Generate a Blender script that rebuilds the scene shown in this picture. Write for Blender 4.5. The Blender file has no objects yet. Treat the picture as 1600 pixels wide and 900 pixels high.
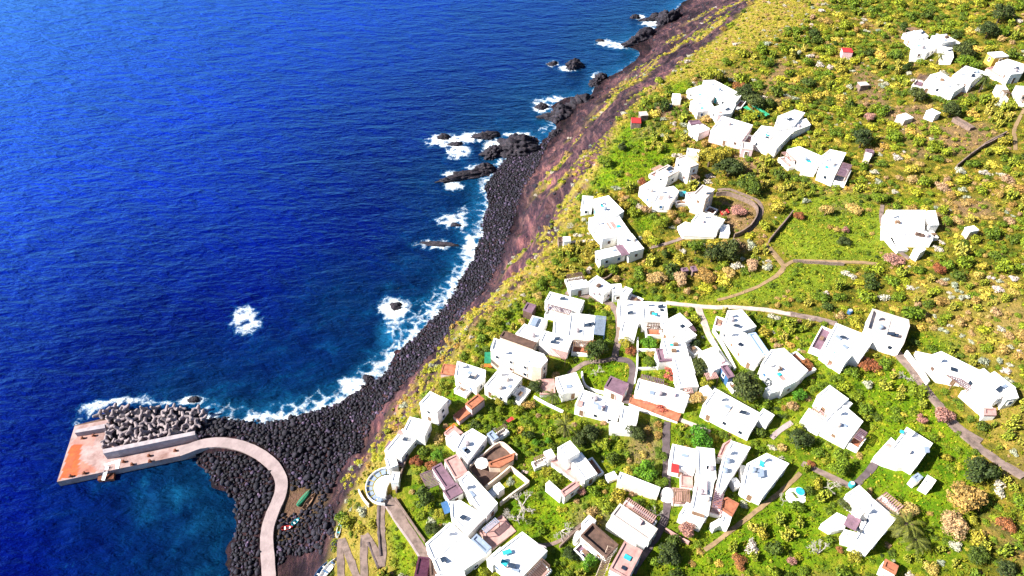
import bpy, bmesh, math, random
import numpy as np
from mathutils import Vector, Matrix

random.seed(7)
RNG = np.random.default_rng(11)
R = math.radians
SC = bpy.context.scene
COL = SC.collection

# ------------------------------------------------------------------ camera, sky, sun, exposure
CAM_H, PITCH, FPX = 150.0, 43.0, 1600 * 24 / 36
cd = bpy.data.cameras.new('camera')
cd.sensor_width = 36; cd.lens = 24; cd.clip_start = 1; cd.clip_end = 9000
cam = bpy.data.objects.new('camera', cd); COL.objects.link(cam)
cam.location = (0, 0, CAM_H); cam.rotation_euler = (R(90 - PITCH), 0, 0)
SC.camera = cam

SUN_EL, SUN_AZ = 36.0, -99.0          # azimuth from +Y, clockwise seen from above
w = bpy.data.worlds.new('World'); SC.world = w; w.use_nodes = True
nt = w.node_tree; bg = nt.nodes['Background']
sky = nt.nodes.new('ShaderNodeTexSky'); sky.sky_type = 'NISHITA'; sky.sun_disc = False
sky.sun_elevation = R(SUN_EL); sky.sun_rotation = R(SUN_AZ); sky.air_density = 1.0; sky.dust_density = 1.6; sky.ozone_density = 5.0
nt.links.new(sky.outputs[0], bg.inputs[0]); bg.inputs[1].default_value = 0.05
sd = bpy.data.lights.new('sun', 'SUN'); sd.energy = 5.0; sd.angle = R(0.5); sd.color = (1.0, 0.95, 0.86)
sun = bpy.data.objects.new('sun', sd); COL.objects.link(sun)
SDIR = Vector((math.sin(R(SUN_AZ)) * math.cos(R(SUN_EL)), math.cos(R(SUN_AZ)) * math.cos(R(SUN_EL)), math.sin(R(SUN_EL))))
sun.rotation_euler = SDIR.to_track_quat('Z', 'Y').to_euler()
SC.view_settings.view_transform = 'Standard'; SC.view_settings.look = 'None'
SC.view_settings.exposure = 1.68; SC.view_settings.gamma = 1.0; SC.view_settings.use_curve_mapping = False

# ------------------------------------------------------------------ photogrammetry: photo pixel <-> metres
SP, CP = math.sin(R(PITCH)), math.cos(R(PITCH))
def ray(px, py):
    u = (np.asarray(px, float) - 800) / FPX; v = (450 - np.asarray(py, float)) / FPX
    return np.stack([u, CP + v * SP, -SP + v * CP], -1)
def on_z(px, py, z):
    d = ray(px, py); t = (z - CAM_H) / d[..., 2]
    return np.stack([d[..., 0] * t, d[..., 1] * t], -1)
def project(x, y, z):
    zz = np.asarray(z, float) - CAM_H
    dep = y * CP - zz * SP; up = y * SP + zz * CP
    dep = np.maximum(dep, 1.0)
    return 800 + FPX * x / dep, 450 - FPX * up / dep, dep
ORI = dict(A=(560, 420), B=(880, 420), C=(560, 660), D=(880, 660), E=(1200, 450), F=(1200, 660), G=(60, 580), H=(280, 660),
           I=(860, 100), J=(860, 240), K=(1200, 200), L=(1200, 0), M=(800, 0), N=(560, 180))
def P(reg, *c):                       # survey coordinates of one enlarged tile -> photo pixels
    if reg is None: return [(c[i], c[i + 1]) for i in range(0, len(c), 2)]
    ox, oy = ORI[reg]
    return [(ox + c[i] / 3.75, oy + c[i + 1] / 3.75) for i in range(0, len(c), 2)]

# ------------------------------------------------------------------ noise and terrain height
def lattice(x, y, s, seed):
    r = np.random.default_rng(seed).random((256, 256))
    x = x / s + 1000; y = y / s + 1000
    xi = np.floor(x).astype(int); yi = np.floor(y).astype(int); fx = x - xi; fy = y - yi
    fx = fx * fx * (3 - 2 * fx); fy = fy * fy * (3 - 2 * fy)
    g = lambda a, b: r[a & 255, b & 255]
    return (g(xi, yi) * (1 - fx) + g(xi + 1, yi) * fx) * (1 - fy) + (g(xi, yi + 1) * (1 - fx) + g(xi + 1, yi + 1) * fx) * fy
def fbm(x, y, s, seed, o=4):
    v = 0; a = .5; tot = 0
    for k in range(o):
        v = v + a * lattice(x, y, s, seed + k); tot += a; a *= .5; s *= .5
    return v / tot - .5
def inpoly(px, py, poly):
    px = np.asarray(px, float); py = np.asarray(py, float)
    ins = np.zeros(px.shape, bool); n = len(poly)
    for i in range(n):
        x0, y0 = poly[i]; x1, y1 = poly[(i + 1) % n]
        c = ((y0 > py) != (y1 > py))
        if y1 != y0: ins ^= c & (px < (x1 - x0) * (py - y0) / (y1 - y0) + x0)
    return ins
def seg_dist(x, y, line):
    d = np.full(np.shape(x), 1e9)
    for (x0, y0), (x1, y1) in zip(line[:-1], line[1:]):
        dx, dy = x1 - x0, y1 - y0; L = dx * dx + dy * dy + 1e-9
        t = np.clip(((x - x0) * dx + (y - y0) * dy) / L, 0, 1)
        d = np.minimum(d, np.hypot(x - x0 - t * dx, y - y0 - t * dy))
    return d
COAST = [(360, 960), (360, 900), (366, 850), (371, 810), (364, 778), (335, 750), (312, 725), (303, 703), (300, 690), (303, 660), (330, 657), (380, 664), (430, 659), (480, 647), (530, 631), (575, 603),
         (615, 563), (640, 535), (668, 508), (700, 470), (725, 430), (745, 390), (752, 350), (763, 325), (758, 290), (778, 262), (798, 240), (805, 215), (835, 214), (842, 232), (862, 212),
         (872, 197), (858, 188), (866, 165), (892, 152), (922, 152), (942, 122), (968, 112), (992, 96), (1000, 82), (975, 72), (990, 58), (1030, 42), (1052, 18), (1085, -12), (1130, -60)]
FOOT = [(490, 812), (525, 745), (560, 700), (585, 655), (625, 605), (675, 555), (715, 505), (755, 455), (785, 400), (800, 350), (815, 300), (838, 262)]
TOP = [(515, 880, 9), (530, 800, 10), (560, 750, 13), (600, 700, 17), (640, 640, 18), (690, 580, 19), (730, 520, 20), (790, 470, 22), (850, 415, 24), (895, 340, 26), (935, 250, 28),
       (965, 190, 29), (1010, 145, 30), (1070, 100, 33), (1130, 50, 36), (1180, 0, 40)]
INL = [(700, 880, 20), (850, 880, 23), (1000, 880, 26), (1200, 880, 29), (1400, 880, 32), (1590, 880, 36), (750, 700, 21), (900, 700, 24), (1100, 700, 27), (1300, 700, 31), (1590, 700, 37),
       (800, 560, 22), (950, 560, 25), (1150, 560, 30), (1350, 560, 34), (1590, 560, 40), (950, 440, 26), (1150, 400, 31), (1400, 400, 38), (1590, 380, 42), (1050, 260, 31), (1250, 250, 36),
       (1450, 200, 42), (1590, 200, 45), (1130, 130, 34), (1300, 80, 40), (1590, 30, 52), (1250, 0, 42), (1800, 450, 46), (1800, 200, 52), (1800, 800, 44)]
RIDGE = [(330, 688, 2.6), (380, 697, 2.6), (420, 724, 2.6), (440, 760, 2.6), (430, 800, 2.6), (418, 850, 2.6), (415, 900, 2.6), (415, 950, 2.6), (465, 740, 3), (470, 800, 3.2), (470, 860, 3.4), (500, 860, 5.5), (500, 910, 6)]
OFF = [(300, 620, -8), (200, 600, -14), (250, 830, -6), (330, 820, -4), (280, 900, -8), (300, 760, -5), (150, 800, -14), (80, 700, -16), (420, 620, -6), (480, 590, -9), (560, 550, -9), (640, 460, -9), (680, 400, -9),
       (700, 340, -9), (710, 280, -8), (740, 200, -9), (830, 140, -9), (900, 90, -10), (960, 20, -12), (1040, -20, -12), (500, 450, -18), (400, 500, -16), (600, 300, -20), (300, 300, -30), (700, 60, -25), (200, 100, -40), (20, 500, -30), (850, 175, -5)]
C = []
for x, y in COAST: C.append((*on_z(x, y, 0), 0.0))
for x, y in FOOT: C.append((*on_z(x, y, 4), 4.2))
for L_ in (TOP, INL, RIDGE):
    for x, y, z in L_: C.append((*on_z(x, y, z), z))
for x, y, z in OFF: C.append((*on_z(x, y, 0), z))
for x, y, z in [(0, 10, 22), (60, 0, 28), (130, 10, 34), (220, 10, 42), (0, -60, 24), (140, -60, 38), (-70, -10, 14), (-110, -40, -6), (300, 150, 58), (330, 280, 66), (300, 420, 62), (200, 470, 50), (160, 430, 34), (400, 0, 66)]: C.append((x, y, z))
C = np.array(C)
CEN, SCALE = C[:, :2], 4.0
def phi(r2): return np.sqrt(r2 + SCALE ** 2)
r2 = ((C[:, None, :2] - C[None, :, :2]) ** 2).sum(-1)
n = len(C); Am = np.zeros((n + 3, n + 3)); Am[:n, :n] = phi(r2) - np.eye(n) * .3
Am[:n, n] = 1; Am[:n, n + 1:] = C[:, :2] / 100; Am[n, :n] = 1; Am[n + 1:, :n] = C[:, :2].T / 100
WT = np.linalg.solve(Am, np.concatenate([C[:, 2], np.zeros(3)]))
def rbf(x, y):
    v = WT[n] + WT[n + 1] * x / 100 + WT[n + 2] * y / 100
    for i in range(n): v = v + WT[i] * np.sqrt((x - C[i, 0]) ** 2 + (y - C[i, 1]) ** 2 + SCALE ** 2)
    return v
X0, X1, Y0, Y1, GS = -170, 420, -60, 520, 1.0
gx = np.arange(X0, X1 + .1, GS); gy = np.arange(Y0, Y1 + .1, GS)
GX, GY = np.meshgrid(gx, gy, indexing='ij')
H0 = rbf(GX, GY)
# pixel position of every terrain point, for land cover taken from the survey
PX, PY, DEP = project(GX, GY, H0)
topline = [(x, y) for x, y, z in TOP]
LANDTOP = topline + [(1260, -80), (2200, -80), (2200, 1200), (500, 1200), (505, 930)]
plateau = inpoly(PX, PY, LANDTOP)
# slope
gxs, gys = np.gradient(H0, GS); SL = np.hypot(gxs, gys)
rock = np.clip(1 - plateau * 1.0, 0, 1)
def blur(a, k):
    for _ in range(k):
        a = (a + np.roll(a, 1, 0) + np.roll(a, -1, 0) + np.roll(a, 1, 1) + np.roll(a, -1, 1)) / 5
    return a
rock = blur(rock.astype(float), 3)
steep = np.clip((SL - .45) * 2, 0, 1) * rock
HT = H0 + fbm(GX, GY, 9, 21) * (1.2 * (1 - rock) * np.clip(H0 / 8, 0, 1) * .7 + 6.0 * steep + .9 * rock) + fbm(GX, GY, 3.5, 51, 3) * (3.0 * steep + .25)
HT = HT.astype(float)
def hgt(x, y):
    fx = np.clip((np.asarray(x, float) - X0) / GS, 0, len(gx) - 1.001); fy = np.clip((np.asarray(y, float) - Y0) / GS, 0, len(gy) - 1.001)
    i = fx.astype(int); j = fy.astype(int); a = fx - i; b = fy - j
    return (HT[i, j] * (1 - a) + HT[i + 1, j] * a) * (1 - b) + (HT[i, j + 1] * (1 - a) + HT[i + 1, j + 1] * a) * b
TT = np.arange(60, 800, .5)
def ground(px, py, dz=0.0):           # where the ray of one photo pixel meets the ground raised by dz
    d = ray(px, py); x = d[0] * TT; y = d[1] * TT; z = CAM_H + d[2] * TT
    h = np.maximum(hgt(x, y), 0) + dz
    k = int(np.argmax(z <= h))
    if z[k] > h[k]: k = len(TT) - 1
    if k > 0:
        a0 = z[k - 1] - h[k - 1]; a1 = h[k] - z[k]; f = a0 / (a0 + a1 + 1e-9); t = TT[k - 1] + f * .5
    else: t = TT[0]
    return float(d[0] * t), float(d[1] * t), float(CAM_H + d[2] * t) - dz, float(t)

# ------------------------------------------------------------------ materials
def nodes(name):
    m = bpy.data.materials.new(name); m.use_nodes = True
    t = m.node_tree; b = t.nodes['Principled BSDF']
    return m, t, b
def N(t, typ, **kw):
    nd = t.nodes.new(typ)
    for k, v in kw.items(): setattr(nd, k, v)
    return nd
def noise(t, scale, detail=4, vec=None, rough=.55, dist=0):
    nd = N(t, 'ShaderNodeTexNoise'); nd.inputs['Scale'].default_value = scale; nd.inputs['Detail'].default_value = detail
    nd.inputs['Roughness'].default_value = rough; nd.inputs['Distortion'].default_value = dist
    if vec is not None: t.links.new(vec, nd.inputs['Vector'])
    return nd
def ramp(t, fac, stops, interp='LINEAR'):
    r = N(t, 'ShaderNodeValToRGB'); r.color_ramp.interpolation = interp
    e = r.color_ramp.elements
    while len(e) < len(stops): e.new(.5)
    for q, (p, c) in zip(e, stops): q.position = p; q.color = (*c, 1) if len(c) == 3 else c
    t.links.new(fac, r.inputs[0]); return r
def mix(t, fac, a, b, mode='MIX'):
    m = N(t, 'ShaderNodeMix', data_type='RGBA', blend_type=mode)
    for s, v in ((m.inputs[0], fac), (m.inputs[6], a), (m.inputs[7], b)):
        if hasattr(v, 'is_output'): t.links.new(v, s)
        else: s.default_value = v if isinstance(v, (int, float)) else (*v, 1)
    return m.outputs[2]
def math_(t, op, a, b=0.0, clamp=False):
    m = N(t, 'ShaderNodeMath', operation=op, use_clamp=clamp)
    for s, v in ((m.inputs[0], a), (m.inputs[1], b)):
        if hasattr(v, 'is_output'): t.links.new(v, s)
        else: s.default_value = v
    return m.outputs[0]
def coords(t): return N(t, 'ShaderNodeTexCoord').outputs['Object']
def simple(name, col, rough=.8, var=.18, scale=1.5, bump=.0, col2=None, spec=.3):
    m, t, b = nodes(name); v = coords(t); nz = noise(t, scale, 6, v)
    c2 = col2 or tuple(c * (1 - var * 2) for c in col)
    r = ramp(t, nz.outputs[0], [(.3, c2), (.62, col)]); t.links.new(r.outputs[0], b.inputs['Base Color'])
    b.inputs['Roughness'].default_value = rough; b.inputs['Specular IOR Level'].default_value = spec
    if bump:
        bp = N(t, 'ShaderNodeBump'); bp.inputs['Strength'].default_value = bump; bp.inputs['Distance'].default_value = .2
        n2 = noise(t, scale * 4, 5, v); t.links.new(n2.outputs[0], bp.inputs['Height']); t.links.new(bp.outputs[0], b.inputs['Normal'])
    return m
MAT = dict(
    white=simple('whitewash', (.82, .80, .77), .9, .06, .5, .15),
    roofwhite=simple('whitewashed roof', (.84, .83, .81), .85, .07, .35, .1),
    greyroof=simple('weathered pale roof', (.52, .45, .41), .9, .12, .6, .1),
    cream=simple('cream stone', (.66, .53, .43), .9, .1, .7, .2),
    pink=simple('pink terrace tiles', (.42, .24, .22), .85, .2, .8, .1),
    rose=simple('rose wash', (.62, .42, .44), .9, .1, .7, .1),
    terra=simple('terracotta', (.36, .13, .07), .85, .25, 1.2, .2),
    red=simple('red paint', (.42, .03, .03), .6, .15, 1.5),
    purple=simple('slate terrace', (.17, .10, .135), .85, .2, .9, .1),
    brown=simple('brown roofing', (.11, .065, .05), .85, .25, 1, .2),
    ochre=simple('ochre wash', (.55, .33, .06), .9, .12, .8),
    wood=simple('weathered wood', (.20, .12, .075), .8, .25, 2, .2),
    glass=simple('dark glass', (.02, .03, .05), .15, .2, 1, 0, None, .6),
    blue=simple('blue paint', (.04, .11, .24), .6, .12, 1.5),
    shadeblue=simple('painted blue shade', (.33, .44, .62), .8, .1, 1.0),  # white wall in shade, its blue cast put into the colour
    teal=simple('turquoise paint', (.03, .33, .40), .5, .15, 1.5),
    green=simple('green paint', (.015, .17, .09), .6, .2, 1.5),
    net=simple('green netting', (.02, .26, .13), .8, .2, 1.2),
    orange=simple('orange cloth', (.55, .12, .02), .7, .2, 1.5),
    tetra=simple('wet block concrete', (.25, .205, .215), .9, .2, .5, .25),
    concrete=simple('concrete', (.30, .235, .235), .9, .14, .5, .25),
    greyconc=simple('grey concrete', (.33, .29, .31), .9, .15, .8, .3),
    stone=simple('dry stone', (.20, .14, .115), .95, .25, 1.5, .6),
    lanedark=simple('dark lane paving', (.10, .075, .08), .95, .2, .8, .3),  # darker copy of the path tone, with the lane's shade in the colour
    pathm=simple('worn path', (.20, .145, .125), .95, .28, .8, .3),
    pathw=simple('pale lane paving', (.40, .32, .28), .95, .15, .8, .2),
    earthp=simple('earth track', (.24, .16, .085), .95, .2, .8, .3),
    solar=simple('solar glass', (.075, .025, .045), .25, .2, 2, 0, None, .5),
    steel=simple('grey steel panel', (.22, .27, .36), .5, .12, 1.5),
    iron=simple('rusty iron', (.16, .05, .025), .8, .25, 3),
    bark=simple('bark', (.11, .075, .05), .95, .25, 3, .5),
    twig=simple('pale twigs', (.42, .38, .34), .9, .15, 3),
)
def rock_mat(name, ca, cb, cc, island=True):
    m, t, b = nodes(name); v = N(t, 'ShaderNodeNewGeometry'); nz = noise(t, .9, 8, v.outputs['Position'], .65)
    r = ramp(t, nz.outputs[0], [(.3, ca), (.52, cb), (.72, cc)]); c = r.outputs[0]
    if island:
        rr = ramp(t, v.outputs['Random Per Island'], [(0, (.5, .5, .55)), (.5, (1, 1, 1)), (.8, (2.2, 2.0, 2.1)), (1, (8, 6.6, 6.6))]); c = mix(t, 1.0, c, rr.outputs[0], 'MULTIPLY')
    t.links.new(c, b.inputs['Base Color']); b.inputs['Roughness'].default_value = .8; b.inputs['Specular IOR Level'].default_value = .35
    bp = N(t, 'ShaderNodeBump'); bp.inputs['Strength'].default_value = .7; bp.inputs['Distance'].default_value = .4
    n2 = noise(t, 2.2, 8, v.outputs['Position'], .7); t.links.new(n2.outputs[0], bp.inputs['Height']); t.links.new(bp.outputs[0], b.inputs['Normal'])
    return m
MAT['lava'] = rock_mat('lava boulder', (.0025, .0023, .006), (.007, .006, .0125), (.030, .022, .034))
MAT['searock'] = rock_mat('wet lava', (.005, .004, .009), (.013, .010, .018), (.06, .042, .05), False)
def leaf_mat(name, stops, trans=.12, per='object', rough=.7):
    m, t, b = nodes(name)
    g = N(t, 'ShaderNodeNewGeometry')
    if per == 'object': f = N(t, 'ShaderNodeObjectInfo').outputs['Random']
    else: f = ramp(t, noise(t, .22, 3, g.outputs['Position'], .6).outputs[0], [(.3, (0, 0, 0)), (.7, (1, 1, 1))]).outputs[0]
    r = ramp(t, f, stops)
    isl = ramp(t, g.outputs['Random Per Island'], [(0, (.35, .42, .45)), (.55, (1, 1, 1)), (1, (1.7, 1.55, 1.3))])
    c = mix(t, 1.0, r.outputs[0], isl.outputs[0], 'MULTIPLY')
    t.links.new(c, b.inputs['Base Color']); b.inputs['Roughness'].default_value = rough; b.inputs['Specular IOR Level'].default_value = .25
    tr = N(t, 'ShaderNodeBsdfTranslucent'); t.links.new(c, tr.inputs[0])
    ms = N(t, 'ShaderNodeMixShader'); ms.inputs[0].default_value = trans
    t.links.new(b.outputs[0], ms.inputs[1]); t.links.new(tr.outputs[0], ms.inputs[2]); t.links.new(ms.outputs[0], t.nodes['Material Output'].inputs[0])
    return m
G_ = [(0, (.030, .052, .008)), (.22, (.07, .105, .008)), (.5, (.105, .17, .008)), (.78, (.19, .225, .012)), (1, (.30, .24, .03))]
PP_ = [(0, (.16, .21, .015)), (.5, (.27, .29, .03)), (1, (.38, .32, .06))]
DRY_ = [(0, (.30, .18, .05)), (.4, (.43, .30, .09)), (.75, (.38, .24, .15)), (1, (.46, .36, .08))]
GREY_ = [(0, (.26, .30, .22)), (.5, (.42, .41, .32)), (1, (.55, .45, .43))]
YEL_ = [(0, (.18, .23, .010)), (.4, (.32, .31, .02)), (.8, (.46, .36, .06)), (1, (.44, .26, .06))]
for k, s in (('green', G_), ('pear', PP_), ('dry', DRY_), ('grey', GREY_), ('yellow', YEL_)):
    MAT['leaf_' + k] = leaf_mat(k + ' leaves', s); MAT['mass_' + k] = leaf_mat(k + ' leaf mass', s, .12, 'pos')
MAT['palm'] = leaf_mat('palm fronds', [(0, (.06, .085, .012)), (1, (.13, .13, .02))])
MAT['bright'] = leaf_mat('fresh green leaves', [(0, (.05, .16, .008)), (1, (.09, .2, .01))])
MAT['darkleaf'] = leaf_mat('evergreen leaves', [(0, (.03, .05, .012)), (1, (.055, .07, .014))])
MAT['rustleaf'] = leaf_mat('rusty leaves', [(0, (.22, .07, .03)), (1, (.30, .14, .05))])
MAT['flower'] = leaf_mat('pink brown twigs', [(0, (.30, .13, .11)), (1, (.36, .20, .17))])
MAT['redflower'] = leaf_mat('red blossom', [(0, (.40, .09, .06)), (1, (.42, .14, .12))])

# terrain material: cover.r rock, .g lush grass, .b bare soil, alpha dry grass
def terrain_mat():
    m, t, b = nodes('terrain'); pos = N(t, 'ShaderNodeNewGeometry').outputs['Position']
    a = N(t, 'ShaderNodeAttribute', attribute_name='cover'); s = N(t, 'ShaderNodeSeparateColor'); t.links.new(a.outputs['Color'], s.inputs[0])
    n1 = noise(t, .42, 9, pos, .74); n2 = noise(t, .09, 5, pos); n3 = noise(t, 1.6, 6, pos, .7)
    base = ramp(t, n1.outputs[0], [(.30, (.020, .032, .006)), (.42, (.065, .078, .008)), (.52, (.155, .135, .012)), (.61, (.28, .185, .035)), (.73, (.38, .19, .08))]).outputs[0]
    lush = ramp(t, n1.outputs[0], [(.28, (.022, .065, .003)), (.40, (.065, .145, .003)), (.55, (.14, .215, .005)), (.72, (.29, .265, .016))]).outputs[0]
    soil = ramp(t, n3.outputs[0], [(.3, (.14, .075, .055)), (.6, (.27, .15, .11)), (.8, (.38, .25, .20))]).outputs[0]
    dry = ramp(t, n3.outputs[0], [(.25, (.13, .11, .02)), (.5, (.27, .21, .04)), (.7, (.38, .27, .10)), (.85, (.33, .18, .10))]).outputs[0]
    stre = N(t, 'ShaderNodeMapping'); stre.inputs['Rotation'].default_value = (0, 0, R(52)); stre.inputs['Scale'].default_value = (.45, .12, .3); t.links.new(pos, stre.inputs[0])
    ns = noise(t, 1.0, 10, stre.outputs[0], .72, .5)
    rk = ramp(t, ns.outputs[0], [(.32, (.010, .008, .014)), (.47, (.035, .02, .03)), (.58, (.10, .05, .055)), (.72, (.25, .14, .12)), (.85, (.40, .27, .22))]).outputs[0]
    nb = math_(t, 'MULTIPLY', math_(t, 'SUBTRACT', n3.outputs[0], .5), 1.1)
    def fac(o): return math_(t, 'ADD', o, math_(t, 'MULTIPLY', nb, math_(t, 'MULTIPLY', o, math_(t, 'SUBTRACT', 1.3, o))), True)
    c = mix(t, fac(s.outputs[1]), base, lush); c = mix(t, fac(s.outputs[2]), c, soil); c = mix(t, fac(a.outputs['Alpha']), c, dry)
    n5 = noise(t, .028, 5, pos, .65, 1.0)
    rk = mix(t, 1.0, rk, ramp(t, n5.outputs[0], [(.36, (.28, .26, .34)), (.52, (1, 1, 1)), (.66, (1.9, 1.55, 1.45))]).outputs[0], 'MULTIPLY')
    sz = N(t, 'ShaderNodeSeparateXYZ'); t.links.new(pos, sz.inputs[0])
    wet = ramp(t, math_(t, 'ADD', math_(t, 'MULTIPLY', sz.outputs[2], .1), math_(t, 'MULTIPLY', n1.outputs[0], .2)), [(.3, (.28, .28, .34)), (.6, (1, 1, 1))])
    rk = mix(t, 1.0, rk, wet.outputs[0], 'MULTIPLY')
    c = mix(t, fac(s.outputs[0]), c, rk)
    big = ramp(t, n2.outputs[0], [(.3, (.8, .85, .8)), (.7, (1.15, 1.1, 1.1))]); c = mix(t, 1.0, c, big.outputs[0], 'MULTIPLY')
    t.links.new(c, b.inputs['Base Color']); b.inputs['Roughness'].default_value = .95; b.inputs['Specular IOR Level'].default_value = .1
    bp = N(t, 'ShaderNodeBump'); bp.inputs['Strength'].default_value = 1.0; bp.inputs['Distance'].default_value = .9
    t.links.new(n3.outputs[0], bp.inputs['Height']); t.links.new(bp.outputs[0], b.inputs['Normal'])
    return m
def water_mat():
    m, t, b = nodes('sea water'); pos = N(t, 'ShaderNodeNewGeometry').outputs['Position']
    a = N(t, 'ShaderNodeAttribute', attribute_name='sea'); s = N(t, 'ShaderNodeSeparateColor'); t.links.new(a.outputs['Color'], s.inputs[0])
    foam, shal, mott = s.outputs[0], s.outputs[1], s.outputs[2]
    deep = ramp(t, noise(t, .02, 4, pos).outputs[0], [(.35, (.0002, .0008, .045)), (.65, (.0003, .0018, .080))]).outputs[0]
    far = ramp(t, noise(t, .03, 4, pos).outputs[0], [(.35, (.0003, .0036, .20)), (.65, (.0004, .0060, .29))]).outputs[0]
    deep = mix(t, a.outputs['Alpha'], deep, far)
    teal = ramp(t, noise(t, .13, 6, pos, .65, .8).outputs[0], [(.35, (.0008, .008, .028)), (.55, (.0012, .017, .055)), (.72, (.002, .045, .11))]).outputs[0]
    c = mix(t, shal, deep, teal)
    c = mix(t, math_(t, 'MULTIPLY', mott, .8), c, (.008, .115, .25))
    # broken lacy foam
    nf = noise(t, .55, 10, pos, .78, 1.0).outputs[0]; nf2 = noise(t, .12, 4, pos, .6).outputs[0]
    vo = N(t, 'ShaderNodeTexVoronoi', feature='DISTANCE_TO_EDGE'); vo.inputs['Scale'].default_value = .42
    wv = mix(t, .35, pos, noise(t, .5, 4, pos).outputs['Color']); t.links.new(wv, vo.inputs['Vector'])
    lace = math_(t, 'SUBTRACT', .16, math_(t, 'MULTIPLY', vo.outputs[0], .9))
    sig = math_(t, 'ADD', math_(t, 'ADD', nf, math_(t, 'MULTIPLY', nf2, .45)), math_(t, 'MULTIPLY', lace, .9))
    lev = math_(t, 'SUBTRACT', sig, math_(t, 'SUBTRACT', 1.12, math_(t, 'MULTIPLY', foam, .66)))
    fm = math_(t, 'MULTIPLY', lev, 3.0, True)
    soft = math_(t, 'MULTIPLY', math_(t, 'MULTIPLY', math_(t, 'ADD', lev, .16), 3.0, True), .5)
    c = mix(t, soft, c, (.012, .16, .33)); 
    # white sparkle specks of sea glitter, painted as small whitecaps
    spk = noise(t, .8, 3, pos, .5).outputs[0]; spk2 = noise(t, .035, 3, pos).outputs[0]
    cap = math_(t, 'MULTIPLY', math_(t, 'SUBTRACT', math_(t, 'ADD', spk, math_(t, 'MULTIPLY', spk2, .25)), .915), 14, True)
    fall = math_(t, 'MAXIMUM', fm, cap)
    c = mix(t, fall, c, (.78, .82, .84))
    mp = N(t, 'ShaderNodeMapping'); mp.inputs['Rotation'].default_value = (0, 0, R(-24)); mp.inputs['Scale'].default_value = (.42, 1.0, 1); t.links.new(pos, mp.inputs[0])
    h1 = noise(t, .17, 3, mp.outputs[0], .5, .4).outputs[0]; h2 = noise(t, .62, 6, mp.outputs[0], .6, .3).outputs[0]; h3 = noise(t, 2.2, 4, mp.outputs[0], .6).outputs[0]
    hh = math_(t, 'ADD', math_(t, 'ADD', math_(t, 'MULTIPLY', h1, 2.6), math_(t, 'MULTIPLY', h2, 1.3)), math_(t, 'MULTIPLY', h3, .22))
    bp = N(t, 'ShaderNodeBump'); bp.inputs['Strength'].default_value = .85; bp.inputs['Distance'].default_value = 1.7
    t.links.new(hh, bp.inputs['Height'])
    df = N(t, 'ShaderNodeBsdfDiffuse'); t.links.new(c, df.inputs[0]); t.links.new(bp.outputs[0], df.inputs['Normal'])
    gl = N(t, 'ShaderNodeBsdfAnisotropic'); gl.inputs['Color'].default_value = (.05, .34, 1.0, 1); gl.inputs['Roughness'].default_value = .30; t.links.new(bp.outputs[0], gl.inputs['Normal'])
    bq = N(t, 'ShaderNodeBump'); bq.inputs['Strength'].default_value = .45; bq.inputs['Distance'].default_value = 1.7; t.links.new(hh, bq.inputs['Height'])
    lw = N(t, 'ShaderNodeLayerWeight'); lw.inputs['Blend'].default_value = .5; t.links.new(bq.outputs[0], lw.inputs['Normal'])
    t.links.new(ramp(t, lw.outputs['Facing'], [(.45, (.01, .12, 1.0)), (.80, (.20, .60, 1.0))]).outputs[0], gl.inputs['Color'])
    fr = N(t, 'ShaderNodeMath', operation='MULTIPLY'); t.links.new(math_(t, 'POWER', lw.outputs['Facing'], 4.6), fr.inputs[0]); fr.inputs[1].default_value = 2.5
    ms = N(t, 'ShaderNodeMixShader'); t.links.new(math_(t, 'MULTIPLY', fr.outputs[0], math_(t, 'SUBTRACT', 1.0, fall)), ms.inputs[0])
    t.links.new(df.outputs[0], ms.inputs[1]); t.links.new(gl.outputs[0], ms.inputs[2]); t.links.new(ms.outputs[0], t.nodes['Material Output'].inputs[0])
    return m

# ------------------------------------------------------------------ mesh helpers
def props(o, label=None, cat=None, group=None, kind=None):
    for k, v in (('label', label), ('category', cat), ('group', group), ('kind', kind)):
        if v: o[k] = v
    return o
def raw(name, V, Fq, mat, parent=None, smooth=False, loc=None):
    me = bpy.data.meshes.new(name)
    if isinstance(V, np.ndarray):
        Fq = np.asarray(Fq, np.int32); k = Fq.shape[1]
        me.vertices.add(len(V)); me.vertices.foreach_set('co', V.astype(np.float32).ravel())
        me.loops.add(Fq.size); me.loops.foreach_set('vertex_index', Fq.ravel())
        me.polygons.add(len(Fq)); me.polygons.foreach_set('loop_start', np.arange(0, Fq.size, k, dtype=np.int32))
        if smooth: me.polygons.foreach_set('use_smooth', np.ones(len(Fq), bool))
        me.update(calc_edges=True); me.validate()
    else:
        me.from_pydata([tuple(v) for v in V], [], Fq); me.update()
    me.materials.append(mat)
    o = bpy.data.objects.new(name, me); COL.objects.link(o)
    if parent is not None: o.parent = parent
    if loc is not None: o.location = loc
    return o
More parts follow.
